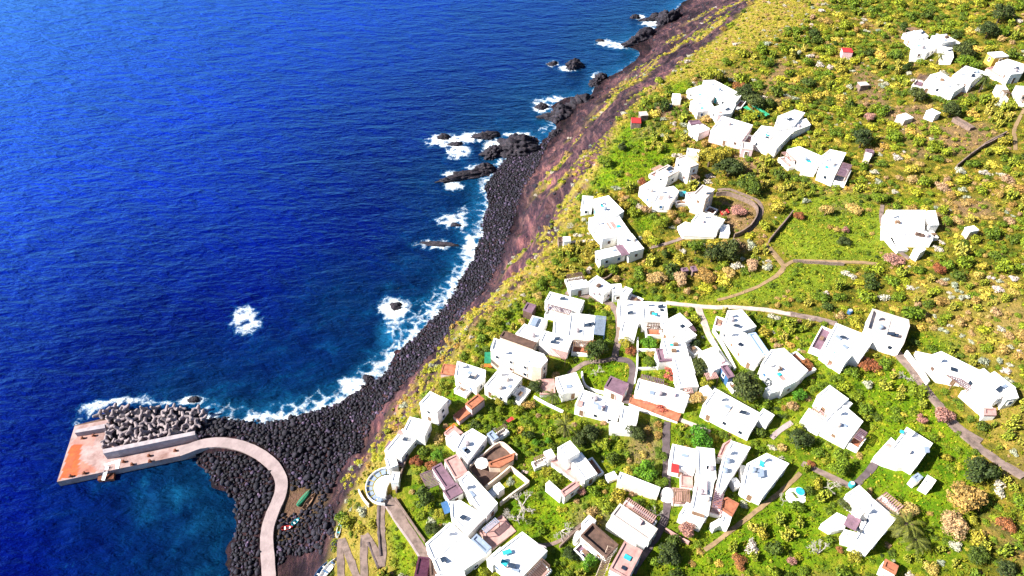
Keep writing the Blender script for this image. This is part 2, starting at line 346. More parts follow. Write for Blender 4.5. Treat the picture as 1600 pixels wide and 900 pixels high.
class MB:
    def __init__(s): s.v = []; s.f = []
    def prism(s, poly, z0, z1, cap0=True):
        k = len(s.v); m = len(poly)
        s.v += [(x, y, z0) for x, y in poly] + [(x, y, z1) for x, y in poly]
        s.f += [[k + i, k + (i + 1) % m, k + m + (i + 1) % m, k + m + i] for i in range(m)]
        s.f.append([k + m + i for i in range(m)])
        if cap0: s.f.append([k + m - 1 - i for i in range(m)])
        return s
    def box(s, c, size, rz=0.0):
        hx, hy, hz = size[0] / 2, size[1] / 2, size[2] / 2; ca, sa = math.cos(rz), math.sin(rz)
        return s.prism([(c[0] + x * ca - y * sa, c[1] + x * sa + y * ca) for x, y in ((-hx, -hy), (hx, -hy), (hx, hy), (-hx, hy))], c[2] - hz, c[2] + hz)
    def bar(s, a, b, wd, hg):            # straight bar between two points
        a = Vector(a); b = Vector(b); d = (b - a).normalized(); sde = d.cross(Vector((0, 0, 1)))
        if sde.length < .05: sde = Vector((1, 0, 0))
        sde.normalize(); up = sde.cross(d); k = len(s.v)
        for p in (a, b):
            for i, j in ((-1, -1), (1, -1), (1, 1), (-1, 1)): s.v.append(tuple(p + sde * wd / 2 * i + up * hg / 2 * j))
        s.f += [[k, k + 1, k + 5, k + 4], [k + 1, k + 2, k + 6, k + 5], [k + 2, k + 3, k + 7, k + 6], [k + 3, k, k + 4, k + 7], [k + 3, k + 2, k + 1, k], [k + 4, k + 5, k + 6, k + 7]]
        return s
    def tube(s, pts, rad, seg=7):
        k = len(s.v); pts = [Vector(p) for p in pts]
        for i, p in enumerate(pts):
            d = (pts[min(i + 1, len(pts) - 1)] - pts[max(i - 1, 0)]).normalized(); a = d.cross(Vector((.31, .95, .05))).normalized(); c = d.cross(a)
            for q in range(seg): s.v.append(tuple(p + (a * math.cos(q * 2 * math.pi / seg) + c * math.sin(q * 2 * math.pi / seg)) * rad[i]))
        for i in range(len(pts) - 1):
            for q in range(seg): s.f.append([k + i * seg + q, k + i * seg + (q + 1) % seg, k + (i + 1) * seg + (q + 1) % seg, k + (i + 1) * seg + q])
        s.f.append([k + q for q in range(seg)][::-1]); s.f.append([k + (len(pts) - 1) * seg + q for q in range(seg)])
        return s
    def build(s, name, mat, parent=None, origin=(0, 0, 0), smooth=False):
        o = raw(name, [(x - origin[0], y - origin[1], z - origin[2]) for x, y, z in s.v], s.f, mat, parent)
        if smooth: o.data.polygons.foreach_set('use_smooth', [True] * len(o.data.polygons))
        return o
def empty(name, loc, label, cat, group=None, rz=0):
    o = bpy.data.objects.new(name, None); COL.objects.link(o); o.location = loc; o.rotation_euler = (0, 0, rz); o.empty_display_size = .5
    return props(o, label, cat, group)
def ccw(p):
    a = sum(p[i][0] * p[(i + 1) % len(p)][1] - p[(i + 1) % len(p)][0] * p[i][1] for i in range(len(p)))
    return p if a > 0 else p[::-1]
def offset(p, d):                     # inset (d>0) of a ccw polygon
    m = len(p); out = []
    for i in range(m):
        a = Vector(p[i - 1]); b = Vector(p[i]); c = Vector(p[(i + 1) % m])
        e1 = (b - a).normalized(); e2 = (c - b).normalized(); n1 = Vector((-e1.y, e1.x)); n2 = Vector((-e2.y, e2.x))
        k = max(.35, 1 + n1.dot(n2)); q = b + (n1 + n2) * (d / k); out.append((q.x, q.y))
    return out
def square_up(q):                     # near-rectangular survey quads become rectangles
    a, b, c, d = [Vector(v) for v in q]
    cen = (a + b + c + d) / 4; e1 = ((b - a) + (c - d)) / 2; e2 = ((c - b) + (d - a)) / 2
    a1 = math.atan2(e1.y, e1.x); a2 = math.atan2(e2.y, e2.x) - math.pi / 2
    df = (a2 - a1 + math.pi) % (2 * math.pi) - math.pi
    k = .42 if abs(df) < R(35) else .25
    a1 += df * k; a2 -= df * k
    u = Vector((math.cos(a1), math.sin(a1))) * e1.length / 2; v = Vector((-math.sin(a2), math.cos(a2))) * e2.length / 2
    return [tuple(cen - u - v), tuple(cen + u - v), tuple(cen + u + v), tuple(cen - u + v)]
OCC = np.zeros(GX.shape, bool)        # ground already built over
FOOTS = []
def occupy(poly, grow=.8):
    xs = [p[0] for p in poly]; ys = [p[1] for p in poly]
    i0, i1 = int((min(xs) - X0 - 3) / GS), int((max(xs) - X0 + 4) / GS); j0, j1 = int((min(ys) - Y0 - 3) / GS), int((max(ys) - Y0 + 4) / GS)
    i0, j0 = max(i0, 0), max(j0, 0)
    if i1 <= i0 or j1 <= j0: return
    sx, sy = GX[i0:i1, j0:j1], GY[i0:i1, j0:j1]
    OCC[i0:i1, j0:j1] |= inpoly(sx, sy, poly) | (seg_dist(sx, sy, list(poly) + [poly[0]]) < grow)
def roof_poly(pix, h):                # world outline of a flat top seen at these pixels, h above the ground under it
    px = np.array([p[0] for p in pix]); py = np.array([p[1] for p in pix]); z = 25.0 + h
    for _ in range(12):
        q = on_z(px, py, z); zt = float(np.mean(hgt(q[:, 0], q[:, 1]))) + h; z = .5 * z + .5 * zt
    q = [tuple(v) for v in on_z(px, py, z)]
    q = ccw(q)
    if len(q) == 4: q = square_up(q)
    return q, z

# ------------------------------------------------------------------ land cover (what grows or lies where, surveyed as patches)
cover = np.zeros(GX.shape + (4,)); cover[..., 0] = rock
def patch(pix, ch, val, soft=3):
    m_ = blur(inpoly(PX, PY, pix).astype(float), soft) * val
    cover[..., ch] = np.maximum(cover[..., ch], m_)
LUSH = [P(None, 1235, 310, 1330, 300, 1380, 330, 1385, 380, 1400, 408, 1240, 405, 1210, 380), P(None, 1090, 470, 1130, 440, 1220, 418, 1310, 408, 1330, 425, 1300, 450, 1200, 475),
        P(None, 1000, 890, 1100, 850, 1250, 740, 1300, 800, 1280, 900, 1000, 900), P(None, 1320, 590, 1420, 560, 1480, 640, 1540, 740, 1460, 830, 1330, 750, 1370, 650, 1340, 620),
        P(None, 1040, 130, 1075, 118, 1085, 140, 1050, 150), P(None, 960, 200, 1010, 180, 1060, 240, 990, 290, 920, 300), P(None, 910, 565, 975, 560, 980, 590, 940, 612, 910, 608), P(None, 780, 770, 900, 750, 900, 830, 860, 840, 800, 830),
        P(None, 1405, 310, 1450, 310, 1450, 328, 1405, 328), P(None, 1420, 515, 1500, 525, 1510, 550, 1440, 545), P(None, 1000, 330, 1030, 350, 1010, 370, 990, 350), P(None, 700, 600, 740, 600, 730, 640, 690, 630), P(None, 590, 680, 600, 690, 580, 720, 560, 750, 545, 745),
        P(None, 610, 790, 640, 830, 650, 900, 620, 900, 605, 850)]
for q in LUSH: patch(q, 1, 1.0)
for q in LUSH[:2]: patch(q, 3, .2)
SOIL = [P(None, 1460, 200, 1540, 190, 1560, 215, 1500, 245, 1460, 225), P(None, 1330, 90, 1370, 120, 1390, 160, 1340, 170), P(None, 1480, 310, 1540, 310, 1560, 340, 1490, 340), P(None, 985, 220, 1020, 185, 1030, 210, 1000, 215), P(None, 1550, 480, 1600, 470, 1600, 520, 1560, 510),
        P(None, 1120, 310, 1190, 320, 1180, 360, 1130, 360), P(None, 980, 670, 1030, 660, 1030, 720, 985, 740), P(None, 900, 790, 960, 800, 930, 860, 900, 850), P(None, 1280, 330, 1330, 310, 1335, 330), P(None, 1380, 170, 1460, 160, 1450, 195, 1390, 195),
        P(None, 1180, 160, 1240, 110, 1215, 90), P(None, 455, 775, 515, 745, 510, 800, 450, 850, 440, 820)]
for q in SOIL: patch(q, 2, .6)
harb = blur(inpoly(PX, PY, P('H', 600, 430, 690, 350, 760, 390, 870, 430, 840, 480, 800, 520, 700, 600, 590, 720, 560, 640)).astype(float), 3)
cover[..., 2] = np.maximum(cover[..., 2], harb * .9); cover[..., 0] *= 1 - harb * .6
village = inpoly(PX, PY, [(620, 700), (800, 470), (960, 440), (1120, 480), (1300, 520), (1500, 650), (1520, 900), (640, 900)])
cover[..., 1] = np.maximum(cover[..., 1], blur(village.astype(float), 5) * .75)
# dry yellow scrub belt along the clifftop, wide towards the far headland
belt = [(x - 27, y + 2) if y > 230 else (x + 2, y) for x, y, z in TOP[2:]] + [(1180, -20), (1330, -20), (1250, 40), (1180, 70), (1110, 110), (1030, 140), (985, 175), (950, 240), (905, 320), (880, 360), (850, 430), (800, 480), (745, 510), (705, 580), (650, 640), (605, 720), (560, 780)]
patch(belt, 3, .95, 4)
patch(P(None, 515, 800, 560, 770, 600, 800, 620, 900, 505, 900), 3, .7)
patch(P(None, 1500, 620, 1600, 560, 1600, 740, 1540, 680), 3, .6); patch(P(None, 1420, 440, 1600, 430, 1600, 590, 1500, 560, 1440, 500), 3, .55)
nzc = fbm(GX, GY, 18, 77)
cover[..., 2] = np.maximum(cover[..., 2], np.clip((nzc - .12) * 4, 0, .7) * (1 - cover[..., 1]) * plateau)
# dry grass ledges running down the cliff faces
ledge = np.clip((fbm(GX * .8 + GY * .6, (GY * .8 - GX * .6) * 3.2, 16, 33) - .035) * 9, 0, 1) * np.clip((H0 - 7) / 6, 0, 1)
ledge *= np.where(PY < 215, np.clip((fbm(GX, GY, 25, 44) + .02) * 8, 0, 1), 1)
cover[..., 0] = np.clip(cover[..., 0] - ledge * .9, 0, 1); cover[..., 3] = np.maximum(cover[..., 3], ledge * rock * .9)
keep = HT > -2.5
ii, jj = np.meshgrid(np.arange(len(gx) - 1), np.arange(len(gy) - 1), indexing='ij')
fk = keep[:-1, :-1] | keep[1:, :-1] | keep[:-1, 1:] | keep[1:, 1:]
ny = len(gy); i_, j_ = ii[fk], jj[fk]
FQ = np.stack([i_ * ny + j_, (i_ + 1) * ny + j_, (i_ + 1) * ny + j_ + 1, i_ * ny + j_ + 1], -1)
used, inv = np.unique(FQ.ravel(), return_inverse=True)
VV = np.stack([GX.ravel(), GY.ravel(), HT.ravel()], -1)[used]
ter = raw('terrain', VV, inv.reshape(-1, 4), terrain_mat(), smooth=True); props(ter, kind='structure')
ca_ = ter.data.color_attributes.new('cover', 'FLOAT_COLOR', 'POINT'); ca_.data.foreach_set('color', cover.reshape(-1, 4)[used].astype(np.float32).ravel())

# ------------------------------------------------------------------ the sea
WX = np.arange(-420, 180.1, 1.25); WY = np.arange(-60, 560.1, 1.25)
WGX, WGY = np.meshgrid(WX, WY, indexing='ij')
wz = np.where((WGX > X0 + 1), hgt(WGX, WGY), -30.0)
wpx, wpy, _ = project(WGX, WGY, 0 * WGX)
coastw = [tuple(v) for v in on_z(np.array([c[0] for c in COAST]), np.array([c[1] for c in COAST]), 0.0)]
dc = seg_dist(WGX, WGY, coastw)
stren = np.interp(np.clip(wpy, 0, 900), [0, 120, 210, 300, 400, 520, 600, 640, 660, 700, 760, 900], [.6, .55, .7, .7, .95, .95, 1.0, .95, .85, .4, .3, .15])
wid = np.interp(np.clip(wpy, 0, 900), [0, 200, 350, 450, 600, 650, 700, 900], [3.5, 4, 7, 7.5, 8.5, 6, 2, 1.5])
foam = .84 * stren * np.clip(1.08 - dc / (1.0 * wid * (1 + 1.2 * fbm(WGX, WGY, 14, 5))), 0, 1) ** .8
def blob(x, y, rx, ry, v, rot=0.0):
    global foam
    dx, dy = wpx - x, wpy - y; c, s = math.cos(R(rot)), math.sin(R(rot))
    d = np.hypot((dx * c + dy * s) / rx, (dy * c - dx * s) / ry)
    foam = np.maximum(foam, v * .92 * np.clip(1.6 - d, 0, 1) ** 1.25)
for b_ in [(383, 493, 21, 17, .9), (384, 502, 26, 23, .78), (616, 481, 25, 17, 1.12), (618, 512, 20, 24, .62), (696, 220, 34, 11, .98), (740, 215, 30, 8, 1.05), (715, 236, 22, 10, .95), (770, 230, 22, 14, .9, -35), (810, 211, 26, 5, 1.05), (712, 245, 16, 6, .8),
           (705, 272, 16, 6, .85), (709, 291, 15, 8, 1.05), (745, 262, 20, 6, .8), (705, 345, 30, 11, .84), (680, 382, 32, 9, .84), (735, 385, 12, 22, 1.0), (725, 345, 10, 25, .75), (1000, 27, 10, 4, 1.0), (1020, 36, 22, 6, 1.0), (944, 67, 14, 6, 1.05), (965, 71, 20, 6, 1.0), (1030, 45, 14, 5, .8),
           (864, 100, 10, 5, 1.05), (888, 107, 18, 5, 1.0), (845, 165, 15, 12, 1.02), (870, 155, 20, 6, .95), (935, 118, 14, 6, .9), (932, 145, 8, 8, .95), (848, 202, 9, 6, .7), (870, 212, 16, 7, .8),
           (560, 602, 38, 14, 1.0, -32), (540, 598, 12, 10, .9), (600, 575, 22, 12, .9, -40), (640, 530, 20, 14, .85, -50), (420, 652, 70, 10, .88, -4), (350, 640, 45, 8, .6), (180, 628, 55, 7, .85, -8), (235, 630, 60, 5, .8), (300, 626, 22, 8, 1.0), (140, 640, 22, 10, .75, -30), (500, 640, 40, 8, .8, -20),
           (120, 665, 8, 14, .6), (215, 755, 60, 3, .2)]: blob(*b_)
shal = np.clip(1.15 - dc / 34, 0, 1) ** .9
def shblob(x, y, rx, ry, v):
    global shal
    shal = np.maximum(shal, v * np.clip(1.4 - np.hypot((wpx - x) / rx, (wpy - y) / ry), 0, 1))
shblob(560, 500, 120, 90, .75); shblob(610, 450, 40, 18, .9); shblob(470, 560, 130, 60, .6); shblob(330, 760, 60, 60, 1.0); shblob(720, 310, 60, 60, .7)
mott = .5 * np.clip(1.25 - np.hypot((wpx - 285) / 70, (wpy - 800) / 38), 0, 1) * np.clip(.45 + 2.6 * fbm(WGX, WGY, 9, 63), 0, 1)
mott = np.maximum(mott, .9 * np.clip(1.3 - np.hypot((wpx - 617) / 26, (wpy - 522) / 30), 0, 1))
mott = np.maximum(mott, .5 * np.clip(1 - dc / 9, 0, 1) * (wpy < 650))
wk = wz < 3.5
ii, jj = np.meshgrid(np.arange(len(WX) - 1), np.arange(len(WY) - 1), indexing='ij')
fk = wk[:-1, :-1] | wk[1:, :-1] | wk[:-1, 1:] | wk[1:, 1:]
i_, j_ = ii[fk], jj[fk]; ny = len(WY)
FQ = np.stack([i_ * ny + j_, (i_ + 1) * ny + j_, (i_ + 1) * ny + j_ + 1, i_ * ny + j_ + 1], -1)
used, inv = np.unique(FQ.ravel(), return_inverse=True)
WV = np.stack([WGX.ravel(), WGY.ravel(), np.zeros(WGX.size)], -1)[used]
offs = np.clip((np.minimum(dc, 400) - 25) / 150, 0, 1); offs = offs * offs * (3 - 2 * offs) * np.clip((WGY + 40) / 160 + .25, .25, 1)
seac = np.stack([foam, shal, mott, offs], -1).reshape(-1, 4)[used]
xa, xb, ya, yb = WX[0], WX[-1], WY[0], WY[-1]; S_ = 4000
ring = [(-S_, -S_), (S_, -S_), (S_, S_), (-S_, S_), (xa, ya), (xb, ya), (xb, yb), (xa, yb)]
k0 = len(WV); WV = np.concatenate([WV, np.array([(x, y, 0) for x, y in ring], float)])
seac = np.concatenate([seac, np.tile([0, 0, 0, 1.], (8, 1))])
RF = np.array([[k0, k0 + 1, k0 + 5, k0 + 4], [k0 + 1, k0 + 2, k0 + 6, k0 + 5], [k0 + 2, k0 + 3, k0 + 7, k0 + 6], [k0 + 3, k0, k0 + 4, k0 + 7]])
sea = raw('sea', WV, np.concatenate([inv.reshape(-1, 4), RF]), water_mat(), smooth=True); props(sea, kind='structure')
ca_ = sea.data.color_attributes.new('sea', 'FLOAT_COLOR', 'POINT'); ca_.data.foreach_set('color', seac.astype(np.float32).ravel())

# ------------------------------------------------------------------ lanes, paths and the breakwater road
def resample(pts, step=1.0):
    out = []
    for (x0, y0), (x1, y1) in zip(pts[:-1], pts[1:]):
        k = max(1, int(math.hypot(x1 - x0, y1 - y0) / step))
        out += [(x0 + (x1 - x0) * i / k, y0 + (y1 - y0) * i / k) for i in range(k)]
    out.append(pts[-1])
    for _ in range(3): out = [out[0]] + [((a[0] + 2 * b[0] + c[0]) / 4, (a[1] + 2 * b[1] + c[1]) / 4) for a, b, c in zip(out[:-2], out[1:-1], out[2:])] + [out[-1]]
    return out
def pix_line(pix, dz=0):
    return [ground(x, y, dz)[:2] for x, y in pix]
def ribbon(name, pix, width, mat, lift=.14, zfix=None, thick=.5, occ=.35, wob=.16):
    if zfix is None: width *= .78
    pts = resample(pix_line(pix, 0) if zfix is None else [tuple(on_z(x, y, zfix)) for x, y in pix], 1.0)
    V, F = [], []; m = len(pts)
    for i, p in enumerate(pts):
        a = Vector(pts[max(i - 1, 0)]); b = Vector(pts[min(i + 1, m - 1)]); d = (b - a).normalized(); nn = Vector((-d.y, d.x))
        wl = width / 2 * (1 + random.uniform(-wob, wob)); wr = width / 2 * (1 + random.uniform(-wob, wob))
        L_ = (p[0] + nn.x * wl, p[1] + nn.y * wl); Q_ = (p[0] - nn.x * wr, p[1] - nn.y * wr)
        z = zfix if zfix is not None else max(float(hgt(*L_)), float(hgt(*Q_)), float(hgt(*p))) + lift
        V += [(*L_, z), (*Q_, z), (*Q_, z - thick), (*L_, z - thick)]
    for i in range(m - 1):
        k = 4 * i
        F += [[k, k + 1, k + 5, k + 4][::-1], [k + 1, k + 2, k + 6, k + 5][::-1], [k + 3, k, k + 4, k + 7][::-1]]
    F += [[0, 1, 2, 3], [4 * m - 1, 4 * m - 2, 4 * m - 3, 4 * m - 4]]
    V = [tuple(v) for v in V]
    F = [f[::-1] for f in F]
    o = raw(name, V, F, mat); props(o, kind='structure')
    if occ:
        d = seg_dist(GX, GY, pts); OCC[d < width / 2 + occ] = True
    return pts
BW = P('H', 0, 172, 50, 155, 100, 130, 200, 113, 320, 122, 420, 155, 505, 205, 565, 265, 600, 325, 602, 385, 588, 440, 558, 500, 532, 560, 512, 640, 512, 720, 520, 800, 525, 900, 527, 990)
ribbon('breakwater_road', BW, 2.9, MAT['concrete'], zfix=3.1, thick=1.6, wob=.04)
PATHS = [('lane', P('C', 165, 440, 215, 520, 270, 600, 330, 690, 400, 790, 440, 900), 2.6, 'pathm'), ('lane', P('B', 15, 140, 60, 160, 130, 158, 200, 178, 285, 205, 310, 250, 330, 320, 325, 400, 310, 480, 300, 525), 1.9, 'pathm'),
         ('lane', P('B', 300, 525, 240, 545, 130, 545, 90, 580, 30, 615), 1.5, 'pathm'), ('lane', P('B', 300, 525, 400, 540, 412, 600, 395, 680, 365, 790), 1.9, 'lanedark'),
         ('lane', P('B', 600, 200, 700, 212, 790, 222, 900, 228, 1050, 228, 1180, 240, 1300, 262, 1420, 285, 1500, 295), 1.6, 'pathw'), ('lane', P('E', 110, 150, 200, 165, 290, 182, 400, 212), 2.0, 'pathm'),
         ('lane', P('B', 790, 225, 820, 300, 850, 390, 890, 450), 1.9, 'pathw'), ('lane', P('E', 560, 255, 660, 320, 740, 350, 790, 430, 850, 490, 900, 560, 960, 640, 1040, 740, 1100, 810, 1250, 900), 2.1, 'pathm'),
         ('lane', P('F', 1070, 0, 1150, 80, 1250, 160, 1350, 230, 1500, 320), 2.3, 'pathm'), ('lane', P('D', 610, 0, 600, 130, 605, 260, 605, 360, 610, 470, 600, 560, 560, 640, 480, 760, 400, 880), 2.0, 'lanedark'),
         ('footpath', P('J', 1260, 530, 1320, 610, 1380, 670, 1330, 720, 1200, 790, 1090, 830, 980, 860), 1.1, 'earthp'), ('footpath', P('K', 100, 810, 150, 775, 260, 780, 400, 785, 560, 790, 640, 800), 1.3, 'earthp'), ('footpath', P('K', 10, 700, 60, 760, 100, 810, 50, 870, 0, 900), 1.2, 'earthp'),
         ('footpath', P('J', 580, 555, 680, 530, 780, 495), 1.4, 'pathm'), ('footpath', P('J', 980, 215, 1040, 205, 1120, 235, 1225, 280, 1245, 330, 1215, 400, 1150, 460), 1.3, 'stone'), ('footpath', P('D', 830, 750, 940, 670, 1080, 560, 1250, 430, 1390, 300), 1.1, 'earthp'),
         ('footpath', P('F', 200, 240, 300, 290, 400, 335, 480, 375), 1.6, 'pathm'), ('footpath', P('F', 510, 370, 570, 310, 630, 240), 1.7, 'lanedark'), ('footpath', P('E', 20, 880, 70, 830, 140, 790), 1.4, 'concrete'), ('footpath', P('L', 1450, 880, 1440, 760, 1500, 640), 1.2, 'earthp'),
         ('footpath', P('K', 670, 450, 660, 520, 675, 590, 700, 660, 760, 720, 830, 770), 1.3, 'pathm'), ('footpath', P('J', 110, 520, 180, 515, 250, 510), 1.2, 'pathw'), ('footpath', P('C', 920, 690, 1100, 730, 1200, 690, 1310, 600), 1.0, 'stone'),
         ('footpath', P('B', 420, 790, 560, 840, 700, 890, 860, 960), 1.3, 'pathw')]
for nm, px_, wd, mt in PATHS: ribbon(nm, px_, wd, MAT[mt])
# zigzag stairway down to the harbour
ribbon('zigzag_path', P('H', 1188, 470, 1182, 560, 1186, 680, 1194, 780, 1186, 850), 2.0, MAT['pathm'])
ribbon('zigzag_path', P('H', 1186, 850, 1150, 770, 1122, 700, 1088, 665), 1.9, MAT['pathm'])
ribbon('zigzag_path', P('H', 1088, 665, 1080, 740, 1084, 830, 1086, 920), 1.9, MAT['pathm'])
ribbon('zigzag_path', P('H', 1050, 930, 1020, 850, 985, 760, 955, 690), 1.9, MAT['pathm'])
ribbon('zigzag_path', P('H', 955, 690, 946, 760, 950, 860, 955, 960), 1.9, MAT['pathm'])

def stone_wall(label, pix, h=1.1, th=.45, mat='stone', group=None, name='stone_wall', cat='wall'):
    pts = resample(pix_line(pix, h), 1.2); mb = MB(); m = len(pts); V, F = [], []
    for i, p in enumerate(pts):
        a = Vector(pts[max(i - 1, 0)]); b = Vector(pts[min(i + 1, m - 1)]); d = (b - a).normalized(); nn = Vector((-d.y, d.x)) * th / 2
        z = float(hgt(*p)); t_ = h * random.uniform(.9, 1.08) if mat == 'stone' else h
        V += [(p[0] + nn.x, p[1] + nn.y, z + t_), (p[0] - nn.x, p[1] - nn.y, z + t_), (p[0] - nn.x, p[1] - nn.y, z - .8), (p[0] + nn.x, p[1] + nn.y, z - .8)]
    for i in range(m - 1):
        k = 4 * i
        F += [[k, k + 4, k + 5, k + 1], [k + 1, k + 5, k + 6, k + 2], [k + 3, k + 7, k + 4, k]]
    F += [[0, 1, 2, 3], [4 * m - 1, 4 * m - 2, 4 * m - 3, 4 * m - 4]]
    F = [f[::-1] for f in F]
    o = raw(name, V, F, MAT[mat]); props(o, label, cat, group)
    OCC[seg_dist(GX, GY, pts) < .7] = True
WALLS = [('dark wall on the inner side of the first zigzag flight', P('H', 1172, 480, 1166, 560, 1170, 680, 1178, 780), .9, 'lanedark'), ('dark wall along the second zigzag flight', P('H', 1165, 850, 1132, 770, 1106, 700), .8, 'lanedark'), ('dark wall along the third zigzag flight', P('H', 1066, 680, 1062, 760, 1066, 900), .8, 'lanedark'), ('dark wall along the fourth zigzag flight', P('H', 1030, 920, 1000, 850, 968, 760), .8, 'lanedark'), ('dark wall along the lowest zigzag flight', P('H', 930, 700, 926, 780, 932, 900), .8, 'lanedark'), ('white planter wall below the palm on the pink terrace', P('A', 1030, 745, 1110, 790, 1200, 832), .8, 'white'),
         ('low stone wall curving along the inland side of the lane above the zigzag path', P('C', 215, 440, 270, 520, 330, 610, 390, 690), 1.0, 'stone'), ('pale parapet on the seaward side of the lane above the zigzag path', P('C', 150, 470, 205, 560, 260, 640, 320, 720, 360, 790), .8, 'concrete'),
         ('round dry stone wall closing the sunken garden behind the tall house', P('J', 975, 225, 1040, 215, 1110, 245, 1210, 285, 1225, 330, 1195, 395, 1140, 450, 1080, 470), 1.5, 'stone'),
         ('dark overgrown stone wall running beside the open meadow', P('K', 150, 480, 110, 530, 60, 590, 10, 650), 1.4, 'stone'), ('short rough stone wall crossing the meadow below the round terraced house', P('K', 150, 770, 260, 780, 360, 785, 450, 790), .9, 'stone'),
         ('long white lane wall below the path with the parked terraces', P('E', 815, 365, 860, 430, 930, 500, 945, 545), 1.6, 'white'), ('dry stone wall on the far right hillside in dry scrub', P('L', 1200, 895, 1280, 830, 1400, 770), 1.1, 'stone'),
         ('stone wall stepping down through the far right slope', P('K', 1110, 215, 1170, 165, 1250, 105, 1380, 40), 1.2, 'stone'), ('white garden wall around the green plot under the village lane', P('B', 110, 600, 120, 690, 240, 720), .9, 'white'),
         ('thin white wall dividing two small gardens beside the slate lane', P('B', 437, 400, 435, 580, 420, 660), .9, 'white'), ('white wall along the top of the small gardens', P('B', 445, 470, 545, 470), .8, 'white'), ('white wall across the foot of the small gardens', P('B', 440, 580, 560, 575), .8, 'white'),
         ('grey stone boundary wall beside the garden of bare trees', P('C', 830, 470, 920, 400, 1000, 345), 1.3, 'cream'), ('stone boundary wall along the bottom of the bare tree garden', P('C', 1180, 720, 1240, 660, 1310, 600), 1.0, 'stone'),
         ('pale stone wall on the upper side of the walled green yard', P('C', 745, 375, 820, 315, 890, 255), 1.8, 'cream'), ('pale stone wall on the inland side of the walled green yard', P('C', 892, 255, 950, 300, 1000, 345), 1.6, 'cream'),
         ('cream wall around the sunken dark courtyard', P('C', 650, 255, 740, 175, 830, 92, 930, 190), 2.0, 'cream'), ('white wall along the long terrace above the slate lane', P('B', 880, 350, 940, 440, 1010, 580), 1.0, 'white'), ('second white wall below the long terrace', P('B', 870, 400, 920, 480, 985, 570), 1.0, 'white'),
         ('stone wall at the edge of the bar terrace garden', P('C', 290, 190, 250, 280, 220, 400), 1.1, 'stone'), ('short curved wall below the round terrace', P('H', 1050, 390, 1070, 440, 1110, 480), 1.2, 'cream'),
         ('stone wall on the lower right of the boundary lane', P('D', 600, 620, 660, 660, 740, 700), 1.0, 'pink'), ('broken stone wall left of the long clifftop house', P('J', 265, 715, 320, 750, 360, 700), .8, 'stone')]
for lb, px_, h_, mt in WALLS: stone_wall(lb, px_, h_, .3, mt, 'garden and boundary walls')

# ------------------------------------------------------------------ buildings
CAMV = Vector((0, 0, CAM_H))
WIN = {}
def win_mesh(kind, wd, hg):
    key = (kind, wd, hg)
    if key in WIN: return WIN[key]
    f = MB(); t_ = .10
    f.box((0, 0, hg / 2 + t_ / 2), (wd + 2 * t_, .14, t_)).box((0, 0, -hg / 2 - t_ / 2), (wd + 2 * t_, .22, t_)).box((-wd / 2 - t_ / 2, 0, 0), (t_, .14, hg)).box((wd / 2 + t_ / 2, 0, 0), (t_, .14, hg))
    p = MB().box((0, .02, 0), (wd, .06, hg))
    def me(mb, mt):
        o = mb.build(kind, mt); m_ = o.data; bpy.data.objects.remove(o); return m_
    WIN[key] = (me(f, MAT['white']), {k: me(p, MAT[k]) for k in ('glass', 'blue', 'teal', 'wood', 'brown')})
    return WIN[key]
def put_opening(root, kind, pos, ang, pm, wd, hg):
    fm, pms = win_mesh(kind, wd, hg)
    o = bpy.data.objects.new(kind, fm); COL.objects.link(o); o.parent = root
    o.location = Vector(pos) - root.location; o.rotation_euler = (0, 0, ang)
    p = bpy.data.objects.new('pane' if kind == 'window' else 'door_leaf', pms[pm]); COL.objects.link(p); p.parent = o
HN = 0
def pergola(root, pix, h, slat, post='wood'):
    q, z = roof_poly(pix, h); o = root.location
    fr = MB(); zs = min(float(hgt(*p)) for p in q)
    for i, p in enumerate(q):
        a = Vector(p); b = Vector(q[(i + 1) % len(q)]); k = max(1, int((b - a).length / 2.6))
        for s in range(k):
            c = a + (b - a) * s / k; fr.box((c.x, c.y, (zs - .4 + z) / 2), (.14, .14, z - zs + .4))
        fr.bar((a.x, a.y, z + .06), (b.x, b.y, z + .06), .12, .14)
    f = fr.build('pergola', MAT[post], root, o)
    sl = MB(); a, b, c, d = [Vector(v) for v in q[:4]]
    if (b - a).length < (d - a).length: a, b, c, d = b, c, d, a
    k = max(3, int((b - a).length / .34))
    for s in range(k + 1):
        p1 = a + (b - a) * s / k; p2 = d + (c - d) * s / k; sl.bar((p1.x, p1.y, z + .19), (p2.x, p2.y, z + .19), .2, .06)
    sl.build('slat_cover', MAT[slat], f, o)
    occupy(q, .3)
